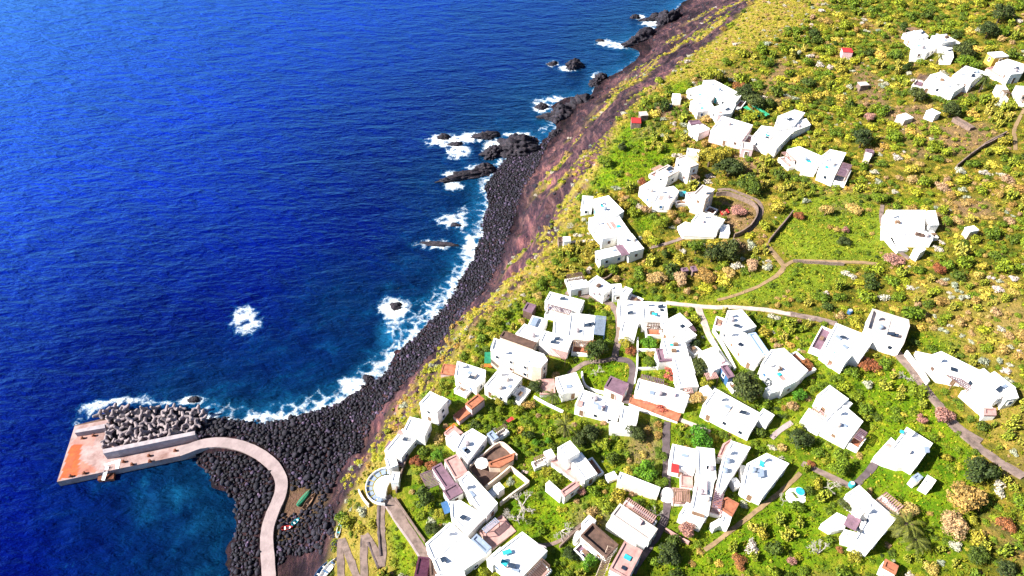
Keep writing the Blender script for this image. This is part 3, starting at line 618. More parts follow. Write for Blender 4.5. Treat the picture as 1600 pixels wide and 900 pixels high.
def house(label, blocks, cat='house', name='white_house', group='whitewashed houses of the village', door='wood', extras=()):
    global HN
    HN += 1; rg = random.Random(HN * 31)
    B_ = []
    for b in blocks:
        reg, co, h = b[:3]; h = h * .84 if 2.7 < h < 4.5 else h; op = dict(b[3]) if len(b) > 3 else {}
        q, z = roof_poly(P(reg, *co), h + op.get('up', 0)); B_.append((q, z, h, op))
    cx = sum(p[0] for p in B_[0][0]) / len(B_[0][0]); cy = sum(p[1] for p in B_[0][0]) / len(B_[0][0])
    root = empty(name, (cx, cy, float(hgt(cx, cy))), label, cat, group); o = tuple(root.location)
    allq = [b[0] for b in B_]
    hasdoor = False
    for bi, (q, z, h, op) in enumerate(B_):
        zs = [float(hgt(*p)) for p in q]; zb = min(zs) - .8
        z += bi * .013
        wm, rm = op.get('w', 'white'), op.get('r', 'roofwhite')
        low = h < 1.4
        MB().prism(q, zb, z - .10).build('terrace' if low else 'wall', MAT[wm], root, o)
        # roof slab with a raised rim
        rim = op.get('rim', .16 if low else .28); out = offset(q, -.04); inn = offset(q, .32 if not low else .22); mb = MB(); m = len(q)
        V = [(x, y, z - .14) for x, y in out] + [(x, y, z + rim) for x, y in out] + [(x, y, z + rim) for x, y in inn] + [(x, y, z + .02) for x, y in inn]
        for i in range(m):
            j = (i + 1) % m
            for r_ in range(3): mb.f.append([r_ * m + i, r_ * m + j, (r_ + 1) * m + j, (r_ + 1) * m + i])
        mb.f.append([3 * m + i for i in range(m)]); mb.v = V
        rf = mb.build('paving' if low else 'roof', MAT[rm], root, o)
        occupy(q, .6); FOOTS.append(q)
        if low: continue
        L0 = [(Vector(q[(i + 1) % m]) - Vector(q[i])).length for i in range(m)]
        area = abs(sum(q[i][0] * q[(i + 1) % m][1] - q[(i + 1) % m][0] * q[i][1] for i in range(m)) / 2)
        a = Vector(inn[0]); e1 = Vector(inn[1]) - a; e2 = Vector(inn[-1]) - a; ang = math.atan2(e1.y, e1.x)
        def on_roof(u, v): p = a + e1 * u + e2 * v; return p.x, p.y
        if area > 30 and rg.random() < .75 and not op.get('bare'):
            x, y = on_roof(rg.uniform(.12, .3), rg.uniform(.65, .85)); MB().box((x, y, z + .55), (.55, .55, 1.1), ang).box((x, y, z + 1.16), (.75, .75, .1), ang).build('chimney', MAT['white'], rf, o)
        if area > 22 and not op.get('bare'):
            for c_ in range(rg.choice([1, 1, 2, 3])):
                x, y = on_roof(rg.uniform(.3, .85), rg.uniform(.15, .8)); kd = rg.random()
                if kd < .35: MB().box((x, y, z + .14), (rg.uniform(.8, 1.5), rg.uniform(.6, 1.0), .24), ang).build('skylight', MAT[rg.choice(['steel', 'teal', 'steel', 'glass'])], rf, o)
                elif kd < .6: MB().tube([(x, y, z), (x, y, z + .12), (x, y, z + .85), (x, y, z + 1.0)], [.5, .55, .55, .3], 12).build('water_tank', MAT[rg.choice(['greyconc', 'steel', 'greyroof'])], rf, o)
                elif kd < .8: MB().box((x, y, z + .35), (1.1, .8, .7), ang).build('roof_hatch', MAT[rg.choice(['greyroof', 'rose', 'brown', 'wood'])], rf, o)
                else: MB().bar((x, y, z + .15), (x + 1.3 * math.cos(ang), y + 1.3 * math.sin(ang), z + .75), 1.0, .08).build('solar_collector', MAT['glass'], rf, o)
        if area > 40 and rg.random() < .5 and not op.get('bare') and rm == 'roofwhite':
            u, v = rg.uniform(.1, .5), rg.uniform(.1, .4); pq = [on_roof(u, v), on_roof(u + .3, v), on_roof(u + .3, v + .35), on_roof(u, v + .35)]
            MB().prism(ccw(pq), z + .0, z + .035).build('roof_patch', MAT[rg.choice(['greyroof', 'rose', 'greyroof', 'pink'])], rf, o)
        if area > 45 and not op.get('bare'):
            u = rg.uniform(.4, .62); p1 = on_roof(u, .01); p2 = on_roof(u, .99)
            MB().bar((*p1, z + .1), (*p2, z + .1), .28, .2).build('roof_ridge', MAT['roofwhite'], rf, o)
        # windows and doors
        if op.get('blind'): continue
        for i in range(m):
            A, Bp = Vector(q[i]), Vector(q[(i + 1) % m]); d = Bp - A; L_ = d.length
            if L_ < 2.4: continue
            d.normalize(); nn = Vector((d.y, -d.x)); mid = (A + Bp) / 2
            tc = (Vector((0, 0)) - mid).normalized()
            if nn.dot(tc) < -.35: continue
            k = max(1, min(5, int(L_ / 3.0))); rows = [z - h + 1.55] + ([z - 1.5] if h > 4.8 else [])
            for ri, wzz in enumerate(rows):
                for s in range(k):
                    if rg.random() < .15: continue
                    c = A + d * L_ * (s + .5) / k
                    t = c + nn * .7
                    if any(inpoly(np.array([t.x]), np.array([t.y]), qq)[0] for qq in allq if qq is not q): continue
                    g = float(hgt(c.x + nn.x * .4, c.y + nn.y * .4))
                    if wzz - .5 < g: 
                        if z - g > 2.0: wz2 = g + 1.3 if z - g > 2.2 else g + 1.05
                        else: continue
                    else: wz2 = wzz
                    if wz2 + .75 > z - .2: continue
                    isd = (not hasdoor) and ri == 0 and nn.dot(tc) > .2
                    pos = c + nn * .05
                    if isd and z - g > 2.5: put_opening(root, 'door', (pos.x, pos.y, g + 1.12), math.atan2(d.y, d.x), door, .95, 2.05); hasdoor = True
                    else: put_opening(root, 'window', (pos.x, pos.y, wz2), math.atan2(d.y, d.x), rg.choice(['glass', 'glass', 'glass', 'brown', 'blue', door]), .85, 1.05)
    if name == 'white_house' and rg.random() < .85:
        made = 0
        for q, z, h, op in B_:
            if h < 1.4 or made >= 2: continue
            m = len(q); es = sorted(range(m), key=lambda i: -(Vector(q[(i + 1) % m]) - Vector(q[i])).length)
            for i in es[:3]:
                A, Bp = Vector(q[i]), Vector(q[(i + 1) % m]); d = Bp - A; L_ = d.length; d.normalize(); nn = Vector((d.y, -d.x)); dp = rg.uniform(2.0, 3.6)
                u0, u1 = rg.uniform(0, .25), rg.uniform(.65, 1.0); tq = [A + d * L_ * u0 + nn * .05, A + d * L_ * u0 + nn * dp, A + d * L_ * u1 + nn * dp, A + d * L_ * u1 + nn * .05]
                tp = [A + d * L_ * (u0 + (u1 - u0) * a_) + nn * b_ for a_ in (.1, .5, .9) for b_ in (1.0, dp)]
                if any(OCC[int((p.x - X0) / GS + .5), int((p.y - Y0) / GS + .5)] for p in tp): continue
                tq = ccw([tuple(p) for p in tq]); zz = [float(hgt(*p)) for p in tq]; zt = max(zz) + .35
                if zt - min(zz) > 1.9 or zt > z - 1.6: continue
                MB().prism(tq, min(zz) - .6, zt).build('terrace', MAT['white'], root, o)
                ri = offset(tq, .25); mb = MB(); mb.v = [(x, y, zt + .004) for x, y in tq] + [(x, y, zt + .55) for x, y in tq] + [(x, y, zt + .55) for x, y in ri] + [(x, y, zt + .03) for x, y in ri]
                for a_ in range(4):
                    for r_ in range(3): mb.f.append([r_ * 4 + a_, r_ * 4 + (a_ + 1) % 4, (r_ + 1) * 4 + (a_ + 1) % 4, (r_ + 1) * 4 + a_])
                mb.build('parapet', MAT['white'], root, o)
                MB().prism(ri, zt + .002, zt + .06).build('paving', MAT[rg.choice(['roofwhite', 'pink', 'greyroof', 'greyroof', 'terra', 'purple'])], root, o)
                if rg.random() < .45:
                    fr_ = MB(); sl_ = MB(); P0, P1, P2, P3 = [Vector(p) for p in offset(tq, .35)]
                    for p in (P0, P1, P2, P3): fr_.box((p.x, p.y, zt + 1.2), (.13, .13, 2.4))
                    for a_, b_ in ((P0, P1), (P1, P2), (P2, P3), (P3, P0)): fr_.bar((a_.x, a_.y, zt + 2.4), (b_.x, b_.y, zt + 2.4), .12, .14)
                    f_ = fr_.build('pergola', MAT['wood'], root, o)
                    if (P1 - P0).length < (P3 - P0).length: P0, P1, P2, P3 = P1, P2, P3, P0
                    for k_ in range(int((P1 - P0).length / .4) + 1):
                        u_ = k_ * .4 / (P1 - P0).length; a_ = P0 + (P1 - P0) * u_; b_ = P3 + (P2 - P3) * u_; sl_.bar((a_.x, a_.y, zt + 2.52), (b_.x, b_.y, zt + 2.52), .2, .05)
                    sl_.build('slat_cover', MAT[rg.choice(['wood', 'pink', 'purple', 'brown'])], f_, o)
                else:
                    c_ = (Vector(tq[0]) + Vector(tq[2])) / 2; MB().box((c_.x, c_.y, zt + .72), (1.3, .8, .06), math.atan2(d.y, d.x)).box((c_.x, c_.y, zt + .36), (.2, .2, .7)).build('table', MAT['wood'], root, o)
                occupy(tq, .4); made += 1; break
    for e in extras:
        if e[0] == 'pergola': pergola(root, P(e[1], *e[2]), e[3], e[4], e[5] if len(e) > 5 else 'wood')
        if e[0] == 'awning':
            q, z = roof_poly(P(e[1], *e[2]), e[3]); MB().prism(q, z, z + .1).build('awning', MAT[e[4]], root, o); occupy(q, .1)
        if e[0] == 'panel':
            q, z = roof_poly(P(e[1], *e[2]), e[3]); MB().prism(q, z + .02, z + .12).build(e[5], MAT[e[4]], root, o)
        if e[0] == 'dome':
            x, y, zg, t = ground(*P(e[1], *e[2])[0], e[3]); r_ = e[4]; mb = MB()
            pr = [(r_, 0.0)] + [(r_ * math.cos(k_ * .31), e[3] * .55 + r_ * .8 * math.sin(k_ * .31)) for k_ in range(6)]
            for k_ in range(len(pr)):
                for s in range(14): mb.v.append((x + pr[k_][0] * math.cos(s * .4488), y + pr[k_][0] * math.sin(s * .4488), zg - .3 + pr[k_][1]))
            for k_ in range(len(pr) - 1):
                for s in range(14): mb.f.append([k_ * 14 + s, k_ * 14 + (s + 1) % 14, (k_ + 1) * 14 + (s + 1) % 14, (k_ + 1) * 14 + s])
            mb.f.append([(len(pr) - 1) * 14 + s for s in range(14)]); mb.build('oven_dome', MAT['white'], root, o, True)
    return root
PK = dict(r='pink'); PU = dict(r='purple', blind=1, bare=1)
house('long sandstone house with rounded end and two rows of small windows', [('A', (775, 478, 795, 412, 1085, 505, 1108, 540, 1072, 578, 1020, 568), 5.6, dict(w='cream', rim=.4)), ('A', (850, 362, 1045, 440, 1022, 468, 832, 402), 4.2, dict(r='brown', w='cream', blind=1, bare=1))],
      name='stone_house', group=None, door='wood', extras=[('awning', 'A', (738, 490, 778, 488, 778, 556, 740, 552), 3.0, 'green'), ('panel', 'A', (785, 425, 835, 440, 820, 470, 775, 462), 5.7, 'blue', 'roof_tank_cover')])
house('white house with three facade windows directly above the sandstone house', [('A', (1130, 143, 1322, 188, 1302, 238, 1080, 200), 3.4), ('A', (1025, 280, 1105, 300, 1085, 362, 985, 340), 3.0), ('A', (985, 342, 1085, 368, 1050, 440, 905, 375), 3.2)], door='blue', extras=[('panel', 'A', (1030, 282, 1060, 290, 1035, 338, 998, 330), 3.1, 'steel', 'roof_sheet')])
house('white house with blue framed pergola on its inland side', [('A', (1232, 262, 1392, 278, 1368, 420, 1232, 398), 3.4), ('A', (1150, 312, 1228, 300, 1232, 395, 1138, 385), 3.0), ('A', (1090, 368, 1255, 412, 1228, 482, 1060, 432), 3.6)],
      extras=[('pergola', 'A', (1398, 278, 1452, 285, 1440, 388, 1372, 385), 2.6, 'steel', 'blue'), ('pergola', 'A', (1130, 465, 1228, 490, 1210, 535, 1120, 505), 2.4, 'pink')])
house('small brown roofed hut at the cliff edge above the sandstone house', [('A', (985, 200, 1042, 216, 1015, 262, 970, 240), 2.5, dict(r='purple', w='brown', blind=1, bare=1))], cat='hut', name='hut', group=None)
house('white seaside house with pink terrace and one rounded corner over the boulder beach', [('A', (580, 545, 745, 598, 742, 640, 690, 700, 565, 632), 3.4), ('A', (500, 565, 572, 560, 560, 632, 480, 610), .8, dict(r='terra', w='rose'))])
house('square white house below the facade of the sandstone house', [('A', (830, 580, 965, 648, 868, 745, 735, 697), 3.3)])
house('long white stepped house alone on the cliff edge above the bar terrace', [('A', (430, 728, 518, 770, 470, 838, 345, 790), 5.2), ('C', (300, -28, 432, 0, 382, 80, 262, 62), 4.2), ('C', (262, 62, 382, 80, 235, 190, 140, 170), 3.2)], extras=[('panel', 'C', (238, 45, 270, 52, 255, 75, 225, 66), 3.4, 'pink', 'terrace_mat'), ('panel', 'C', (180, 110, 215, 118, 190, 160, 155, 150), 3.4, 'purple', 'terrace_mat')])
house('half ruined house with red terracotta terraces behind the cliff edge house', [('A', (640, 790, 690, 738, 745, 762, 655, 832), 2.6, dict(r='terra', w='rose', blind=1, bare=1)), ('A', (555, 862, 640, 795, 655, 835, 600, 900), 1.2, dict(r='terra', w='rose')), ('C', (500, 60, 560, 20, 610, 60, 560, 110), .9, dict(r='pink', w='rose'))], name='ruined_house', group=None)
house('white house with square roof beside the sunken dark courtyard', [('C', (610, 75, 668, 40, 752, 90, 640, 235, 570, 152), 3.5), ('C', (505, 90, 565, 60, 605, 90, 565, 140), 2.8), ('C', (755, 70, 785, 52, 820, 90, 790, 115), 2.6, dict(r='steel', blind=1, bare=1))])
house('white house with round palm terrace paved in pink', [('A', (1150, 640, 1288, 610, 1302, 700, 1205, 745), 3.2), ('A', (1062, 655, 1148, 642, 1152, 738, 1062, 735), .9, PK)])
house('large flat white house with red door at the bend of the upper lane', [('B', (40, 95, 130, 60, 152, 108, 38, 128), 3.0), ('B', (150, 80, 195, 45, 292, 105, 232, 165), 3.6), ('B', (285, 92, 342, 96, 345, 142, 288, 165), 3.0), ('B', (360, 108, 412, 126, 372, 162, 335, 148), 2.6)], door='wood', extras=[('panel', 'B', (190, 112, 222, 130, 205, 155, 165, 135), 3.2, 'rose', 'terrace_mat')])
house('broad white house below the upper lane with angled wings and shaded patio', [('B', (312, 190, 470, 195, 460, 300, 335, 292), 3.4), ('B', (470, 188, 612, 212, 600, 292, 460, 330), 3.8), ('B', (340, 300, 450, 322, 410, 400, 340, 382), 2.8)], extras=[('panel', 'B', (520, 255, 550, 262, 548, 275, 518, 270), 3.95, 'teal', 'skylight')])
house('tall white house column between slate lane and shaded garden with pink terrace', [('B', (592, 330, 676, 250, 742, 330, 640, 400), 3.8), ('B', (640, 402, 742, 335, 762, 402, 722, 428), 3.4), ('B', (552, 402, 720, 430, 724, 512, 625, 515), 3.6), ('B', (642, 522, 745, 520, 770, 612, 662, 622), 3.2, dict(r='roofwhite', w='white')), ('B', (660, 626, 770, 615, 786, 692, 682, 702), 3.0), ('B', (545, 475, 625, 468, 638, 538, 560, 548), 2.6, PU)],
      extras=[('pergola', 'B', (695, 312, 742, 295, 768, 362, 735, 378), 2.5, 'purple')])
house('very long white house with a sunken roof strip coloured blue for shade', [('B', (962, 250, 1046, 244, 1130, 342, 1040, 372, 942, 322), 3.6), ('B', (932, 340, 1068, 382, 1170, 510, 1130, 560, 1060, 510), 3.4), ('B', (1080, 388, 1132, 375, 1200, 500, 1168, 506), 2.2, dict(r='shadeblue', blind=1, bare=1)), ('B', (1160, 560, 1215, 480, 1292, 470, 1432, 600, 1370, 660, 1290, 700), 3.8), ('B', (1180, 700, 1250, 686, 1276, 715, 1212, 735), 2.4, dict(blind=1))])  # blue strip colour stands for shade on the white walls
house('white cottage with turquoise door and small slatted purple porch above the dark tree', [('B', (812, 500, 880, 450, 960, 568, 872, 600), 3.0), ('B', (920, 572, 960, 565, 1000, 632, 970, 645), 2.5, dict(r='purple', w='blue', bare=1))], door='teal', extras=[('pergola', 'B', (830, 615, 890, 605, 905, 640, 845, 655), 2.2, 'pink')])
house('long narrow white house running down to the right in front of the dark tree', [('B', (878, 690, 1155, 862, 1085, 975, 840, 802), 3.4), ('B', (1170, 825, 1240, 862, 1196, 905, 1132, 870), 2.8), ('B', (800, 700, 845, 690, 870, 715, 830, 740), 2.4)])
house('white house with a red planted terrace facing the slate lane', [('B', (440, 650, 600, 690, 742, 735, 716, 810, 420, 722), 3.4), ('B', (392, 755, 530, 792, 690, 852, 670, 895, 385, 785), 1.2, dict(r='terra', w='white'))], door='wood')
house('slate roofed square shed with reddish wall beside the slate lane', [('B', (275, 625, 382, 682, 350, 742, 246, 696), 2.7, dict(r='purple', w='rose', bare=1))], cat='shed', name='shed', group=None, door='wood')
house('wide white terrace house with a dark doorway left of the slate lane', [('B', (120, 712, 345, 792, 325, 885, 60, 800), 3.2), ('B', (345, 802, 446, 830, 428, 905, 330, 890), 3.0), ('D', (250, 0, 420, 10, 390, 80, 295, 45), 1.1, dict(r='roofwhite'))], extras=[('panel', 'B', (85, 770, 118, 778, 108, 812, 78, 806), 3.4, 'pink', 'terrace_mat'), ('panel', 'B', (205, 797, 228, 803, 222, 830, 200, 824), 3.4, 'steel', 'skylight')])
house('white house stepping down beside the autumn garden with purple tiled terraces', [('C', (590, 340, 645, 290, 815, 476, 750, 552, 700, 502), 3.8), ('C', (540, 470, 600, 462, 746, 555, 642, 660, 545, 562), 3.4), ('C', (430, 262, 482, 250, 570, 352, 512, 396), 3.2, dict(r='purple', bare=1)), ('C', (502, 217, 580, 196, 640, 290, 570, 340), 3.6, dict(r='pink', bare=1)), ('C', (500, 400, 575, 360, 612, 408, 530, 465), 2.6, dict(r='purple', bare=1))], extras=[('pergola', 'C', (356, 320, 414, 280, 490, 378, 405, 365), 2.5, 'purple'), ('awning', 'C', (490, 470, 520, 460, 545, 520, 500, 545), 2.0, 'blue')])
house('broad plain white roofed house at the lower edge beside the solar panels', [('C', (535, 590, 755, 775, 620, 868, 470, 890, 395, 714), 3.6), ('C', (450, 885, 610, 872, 640, 940, 470, 960), 3.2), ('C', (655, 690, 705, 650, 765, 740, 755, 770), 2.6, dict(r='steel', blind=1, bare=1))])
house('big squared white house at the lower edge next to the bare trees', [('C', (770, 790, 960, 645, 1106, 756, 962, 905, 860, 865), 4.0), ('C', (760, 800, 830, 735, 850, 760, 790, 860), 2.6)], extras=[('panel', 'C', (840, 755, 890, 742, 900, 765, 850, 780), 4.1, 'teal', 'skylight'), ('panel', 'C', (1050, 705, 1090, 735, 1100, 745, 1060, 712), 4.2, 'greyconc', 'roof_unit')])
house('open pink floored courtyard with dark pergola beams between two big white houses', [('C', (712, 640, 830, 548, 938, 640, 775, 735), .7, dict(r='pink', w='cream'))], cat='courtyard', name='courtyard', group=None, extras=[('pergola', 'C', (722, 622, 800, 565, 828, 588, 750, 648), 2.6, 'steel', 'brown')])
house('sunken dark courtyard yard with an orange roof strip', [('C', (650, 262, 830, 105, 915, 185, 885, 245, 735, 372), .5, dict(r='brown', w='cream')), ('C', (762, 238, 915, 182, 908, 222, 830, 265, 768, 262), 2.2, dict(r='terra', w='cream', blind=1, bare=1))], cat='courtyard', name='courtyard', group=None)
house('tiny white cube shed inside the walled green yard', [('C', (790, 378, 826, 356, 856, 386, 820, 412), 2.4, dict(blind=1, bare=1)), ('C', (760, 405, 785, 388, 815, 415, 788, 440), 1.3, dict(r='steel'))], cat='shed', name='shed', group=None)
house('white house with raised square upper floor and pink side terrace among gardens', [('C', (1165, 152, 1240, 112, 1298, 178, 1226, 216), 5.0), ('C', (1240, 212, 1300, 185, 1405, 300, 1320, 346), 3.4), ('C', (1135, 190, 1225, 220, 1318, 345, 1280, 350, 1130, 235), 1.1, PK), ('C', (1090, 175, 1130, 160, 1150, 200, 1110, 225), 2.6)])
house('low L shaped outbuilding with pink roof below the house with raised upper floor', [('C', (1185, 405, 1270, 345, 1297, 366, 1207, 442), 2.6, dict(r='pink', bare=1)), ('C', (1098, 362, 1120, 345, 1200, 420, 1182, 442), 2.4)], cat='outbuilding', name='outbuilding', group=None)
house('dark roofed shed covered in solar panels beside the lane at the lower edge', [('C', (375, 785, 400, 800, 425, 905, 305, 905), 3.0, dict(r='solar', w='rose', blind=1, bare=1)), ('C', (408, 800, 440, 812, 470, 905, 430, 905), 2.6, dict(r='brown', w='pink', blind=1, bare=1))], cat='shed', name='shed', group=None)
house('long low white outbuilding in the overgrown garden', [('D', (335, 292, 565, 388, 553, 434, 318, 336), 2.8, dict(w='cream', bare=1)), ('D', (240, 310, 300, 290, 320, 325, 270, 345), .9)], name='outbuilding', cat='outbuilding', group=None)
house('large white house of three wings with a wooden beam terrace', [('D', (636, 125, 780, 168, 768, 290, 628, 262), 3.6), ('D', (785, 146, 892, 165, 885, 322, 782, 330), 4.0), ('D', (780, 335, 885, 326, 846, 570, 752, 492), 3.6), ('D', (640, 395, 745, 385, 740, 482, 640, 470), 1.0, dict(r='pink')), ('D', (752, 500, 836, 522, 826, 602, 640, 540), 2.8, dict(r='roofwhite')), ('D', (690, 300, 768, 294, 745, 380, 690, 375), 1.2, PK)],
      extras=[('pergola', 'D', (655, 398, 740, 390, 736, 470, 650, 460), 2.4, 'wood'), ('panel', 'D', (632, 240, 680, 248, 676, 300, 632, 292), 3.75, 'red', 'roof_sheet'), ('panel', 'D', (790, 330, 845, 340, 840, 420, 790, 415), 3.75, 'rose', 'terrace_mat'), ('dome', 'D', (620, 405), 2.0, 1.5), ('panel', 'D', (760, 505, 830, 525, 825, 560, 750, 540), 2.95, 'wood', 'roof_sheet')])
house('white house with shaded lilac side joined to the three wing house', [('D', (985, 112, 1096, 150, 982, 330, 932, 412, 895, 392, 938, 200), 3.8), ('D', (905, 200, 935, 130, 985, 100, 980, 125, 935, 205), 2.4, PK)])
house('terracotta roofed outbuilding on the meadow side of the three wing house', [('D', (880, 470, 960, 442, 1028, 480, 990, 550, 930, 512), 2.8, dict(r='terra', w='rose', bare=1)), ('D', (935, 540, 988, 560, 965, 605, 920, 590), 2.4), ('D', (870, 600, 915, 560, 930, 590, 885, 630), 1.6)], name='outbuilding', cat='outbuilding', group=None)
house('square white house with one dark corner patio at the edge of the lower meadow', [('D', (1190, 185, 1320, 245, 1166, 440, 1046, 372, 1076, 246), 3.6), ('D', (1040, 262, 1075, 250, 1062, 340, 1035, 330), 1.2), ('D', (985, 340, 1010, 325, 1040, 370, 1005, 375), 2.0, dict(blind=1, bare=1))], extras=[('panel', 'D', (1140, 290, 1175, 262, 1170, 318, 1135, 322), 3.7, 'steel', 'skylight')])
house('white house with weathered flat roof and front arcade beside the shaded lane', [('D', (330, 476, 556, 632, 502, 690, 280, 552), 3.8, dict(r='greyroof')), ('D', (278, 560, 498, 700, 470, 745, 255, 600), 1.3)], door='wood')
house('pink roofed house with a long glazed pergola at the lower edge', [('D', (372, 692, 456, 762, 386, 910, 256, 868), 3.8, dict(r='pink'))], extras=[('pergola', 'D', (284, 735, 318, 748, 212, 905, 165, 905), 2.6, 'brown', 'cream')])
house('roofless stone house with brown floor and white edges at the lower edge', [('D', (162, 602, 330, 722, 242, 802, 112, 665), 2.6, dict(r='brown', w='white', rim=.7, bare=1)), ('D', (150, 545, 190, 580, 150, 626, 112, 592), 3.0), ('D', (60, 690, 110, 625, 120, 640, 75, 700), 1.2)])
house('white house with clipped corners left of the terraced pink house by the lane', [('E', (397, 210, 622, 300, 545, 412, 490, 398, 450, 442, 324, 350), 3.6), ('E', (360, 415, 448, 450, 445, 480, 365, 445), .8, PK)], extras=[('panel', 'E', (375, 372, 395, 375, 388, 395, 370, 390), 3.75, 'teal', 'skylight')])
house('house with walled pink striped roof terrace at the lane junction', [('E', (606, 135, 816, 200, 822, 238, 788, 338, 570, 250), 4.0, dict(r='greyroof', rim=.8))])
house('stepped white house with a beamed pink terrace in the green meadow', [('E', (290, 632, 360, 572, 462, 652, 402, 722), 3.8), ('E', (402, 692, 442, 690, 554, 786, 476, 890, 322, 792), 3.6), ('E', (185, 786, 242, 702, 345, 772, 302, 842), 1.0), ('E', (440, 690, 462, 660, 490, 682, 465, 710), 2.2)], extras=[('pergola', 'E', (240, 720, 285, 700, 365, 765, 325, 800), 2.5, 'pink', 'rose')])
house('very long white house with lilac pergola at the right of the lane', [('E', (940, 402, 1012, 376, 1248, 492, 1196, 535, 1030, 486), 3.8), ('E', (1180, 500, 1255, 486, 1330, 520, 1228, 572), 3.2), ('E', (1215, 546, 1320, 504, 1442, 572, 1332, 680), 3.0), ('E', (1395, 605, 1440, 582, 1452, 640, 1388, 664), 2.6), ('E', (1112, 608, 1190, 600, 1332, 716, 1282, 722), 1.2), ('E', (850, 365, 935, 400, 1000, 500, 905, 470), .9, dict(r='roofwhite')), ('E', (1270, 722, 1335, 700, 1320, 750, 1265, 745), 1.4, PK)], extras=[('pergola', 'E', (1022, 490, 1050, 482, 1198, 578, 1168, 606), 2.5, 'purple')])
house('white house with pink speckled terrace on the open green slope', [('F', (796, 14, 962, 137, 866, 250, 740, 168), 3.8), ('F', (620, 202, 720, 92, 868, 226, 848, 266, 762, 266, 692, 236), 1.2, dict(r='roofwhite'))], extras=[('panel', 'F', (775, 45, 800, 52, 792, 68, 770, 60), 3.95, 'teal', 'skylight'), ('panel', 'F', (705, 120, 748, 155, 735, 172, 695, 140), 1.4, 'pink', 'terrace_mat'), ('panel', 'F', (918, 150, 945, 140, 940, 175, 915, 180), 3.95, 'steel', 'skylight')])
house('pair of tiny white garden sheds below the house with pink speckled terrace', [('F', (840, 322, 876, 300, 906, 326, 870, 347), 2.2, dict(r='steel', blind=1, bare=1)), ('F', (930, 312, 986, 346, 950, 382, 905, 356), 2.3, dict(blind=1, bare=1))], cat='shed', name='shed', group=None)
house('white house with a dark inner patio and palm at its corner', [('F', (600, 442, 748, 568, 605, 738, 500, 690, 560, 590), 3.8), ('F', (458, 425, 530, 372, 596, 432, 520, 490), 3.4), ('F', (520, 492, 600, 438, 605, 470, 560, 535, 530, 530), 3.2), ('F', (310, 598, 402, 532, 465, 562, 445, 625, 372, 640), 1.2), ('F', (445, 630, 500, 650, 520, 700, 450, 670), 2.6)], extras=[('panel', 'F', (470, 545, 560, 570, 500, 632, 440, 600), 1.2, 'purple', 'patio_floor')])
house('small white hut with rusty orange roof at the lower edge', [('F', (664, 845, 690, 812, 762, 838, 745, 895), 2.4, dict(r='terra', bare=1, blind=1))], cat='hut', name='hut', group=None)
# upper village and hillside
house('rambling white house of flat wings topmost by the green cliff lawn', [('I', (895, 100, 960, 98, 1122, 182, 1082, 232, 912, 152), 3.8), ('I', (806, 152, 890, 126, 960, 192, 940, 215, 850, 180), 3.2), ('I', (835, 215, 940, 215, 940, 255, 862, 302), 3.0), ('I', (942, 262, 1020, 236, 1086, 242, 1060, 292, 980, 302), 3.2)], door='teal')
house('white house with rose coloured front wall joined below the rambling house', [('I', (985, 292, 1182, 372, 1112, 450, 970, 402), 3.6, dict(w='rose'))], door='wood')
house('white house with blue shaded long side wall by the green nets', [('I', (1332, 310, 1430, 272, 1490, 290, 1430, 362, 1312, 378), 3.8), ('I', (1236, 366, 1330, 378, 1420, 402, 1322, 500, 1180, 432), 3.4), ('I', (1420, 365, 1490, 320, 1500, 350, 1428, 410), 2.2)], door='blue')
house('small pink walled cube between the rose house and the long blue shaded house', [('I', (1120, 466, 1190, 460, 1182, 512, 1122, 492), 2.6, dict(r='greyroof', w='rose', bare=1))], cat='hut', name='hut', group=None)
house('little white cube hut left of the rambling house', [('I', (714, 176, 760, 180, 766, 208, 722, 206), 2.8, dict(bare=1))], cat='hut', name='hut', group=None)
house('red roofed shed standing alone on the cliff lawn', [('I', (472, 312, 528, 318, 532, 346, 478, 344), 2.2, dict(r='red', w='stone', blind=1, bare=1, rim=.05))], cat='shed', name='shed', group=None)
house('pale grey shed with dark side next to the red roofed shed', [('I', (520, 280, 565, 278, 570, 298, 530, 306), 2.2, dict(r='greyroof', w='stone', blind=1, bare=1, rim=.05))], cat='shed', name='shed', group=None)
house('white hut with slate lean-to above the prickly pears', [('I', (828, 372, 882, 350, 920, 376, 870, 420), 2.8), ('I', (814, 338, 870, 330, 882, 350, 822, 360), 2.4, PU)], cat='hut', name='hut', group=None)
house('pinkish white cube behind the two storey house', [('I', (798, 492, 876, 512, 870, 540, 802, 530), 2.8, dict(w='cream', bare=1))], cat='hut', name='hut', group=None)
house('white house group around a blue water basin with tall square tower block', [('J', (735, 28, 788, 14, 872, 66, 820, 84), 5.8, dict(r='greyroof')), ('J', (616, 102, 690, 70, 752, 104, 690, 140), 4.2, dict(r='greyroof')), ('J', (522, 200, 600, 156, 680, 170, 650, 250, 590, 270), 3.2), ('J', (640, 210, 720, 195, 752, 225, 700, 300, 600, 290), 3.2)], extras=[('panel', 'J', (755, 225, 795, 220, 800, 250, 755, 252), .6, 'teal', 'water_basin')])
house('tall house with brownish roof and dark blank side over the sunken garden', [('J', (880, 188, 976, 212, 896, 270, 845, 240), 5.8, dict(r='greyroof', w='cream')), ('J', (800, 225, 845, 235, 880, 268, 820, 290), 3.0, dict(r='rose'))])
house('low white cottage with teal door and curved terrace below the tall house', [('J', (890, 352, 1016, 386, 990, 442, 800, 402), 3.2), ('J', (745, 430, 790, 402, 985, 455, 960, 490, 780, 480), .8), ('J', (1000, 415, 1035, 425, 1060, 470, 985, 470), 1.4)], door='teal')
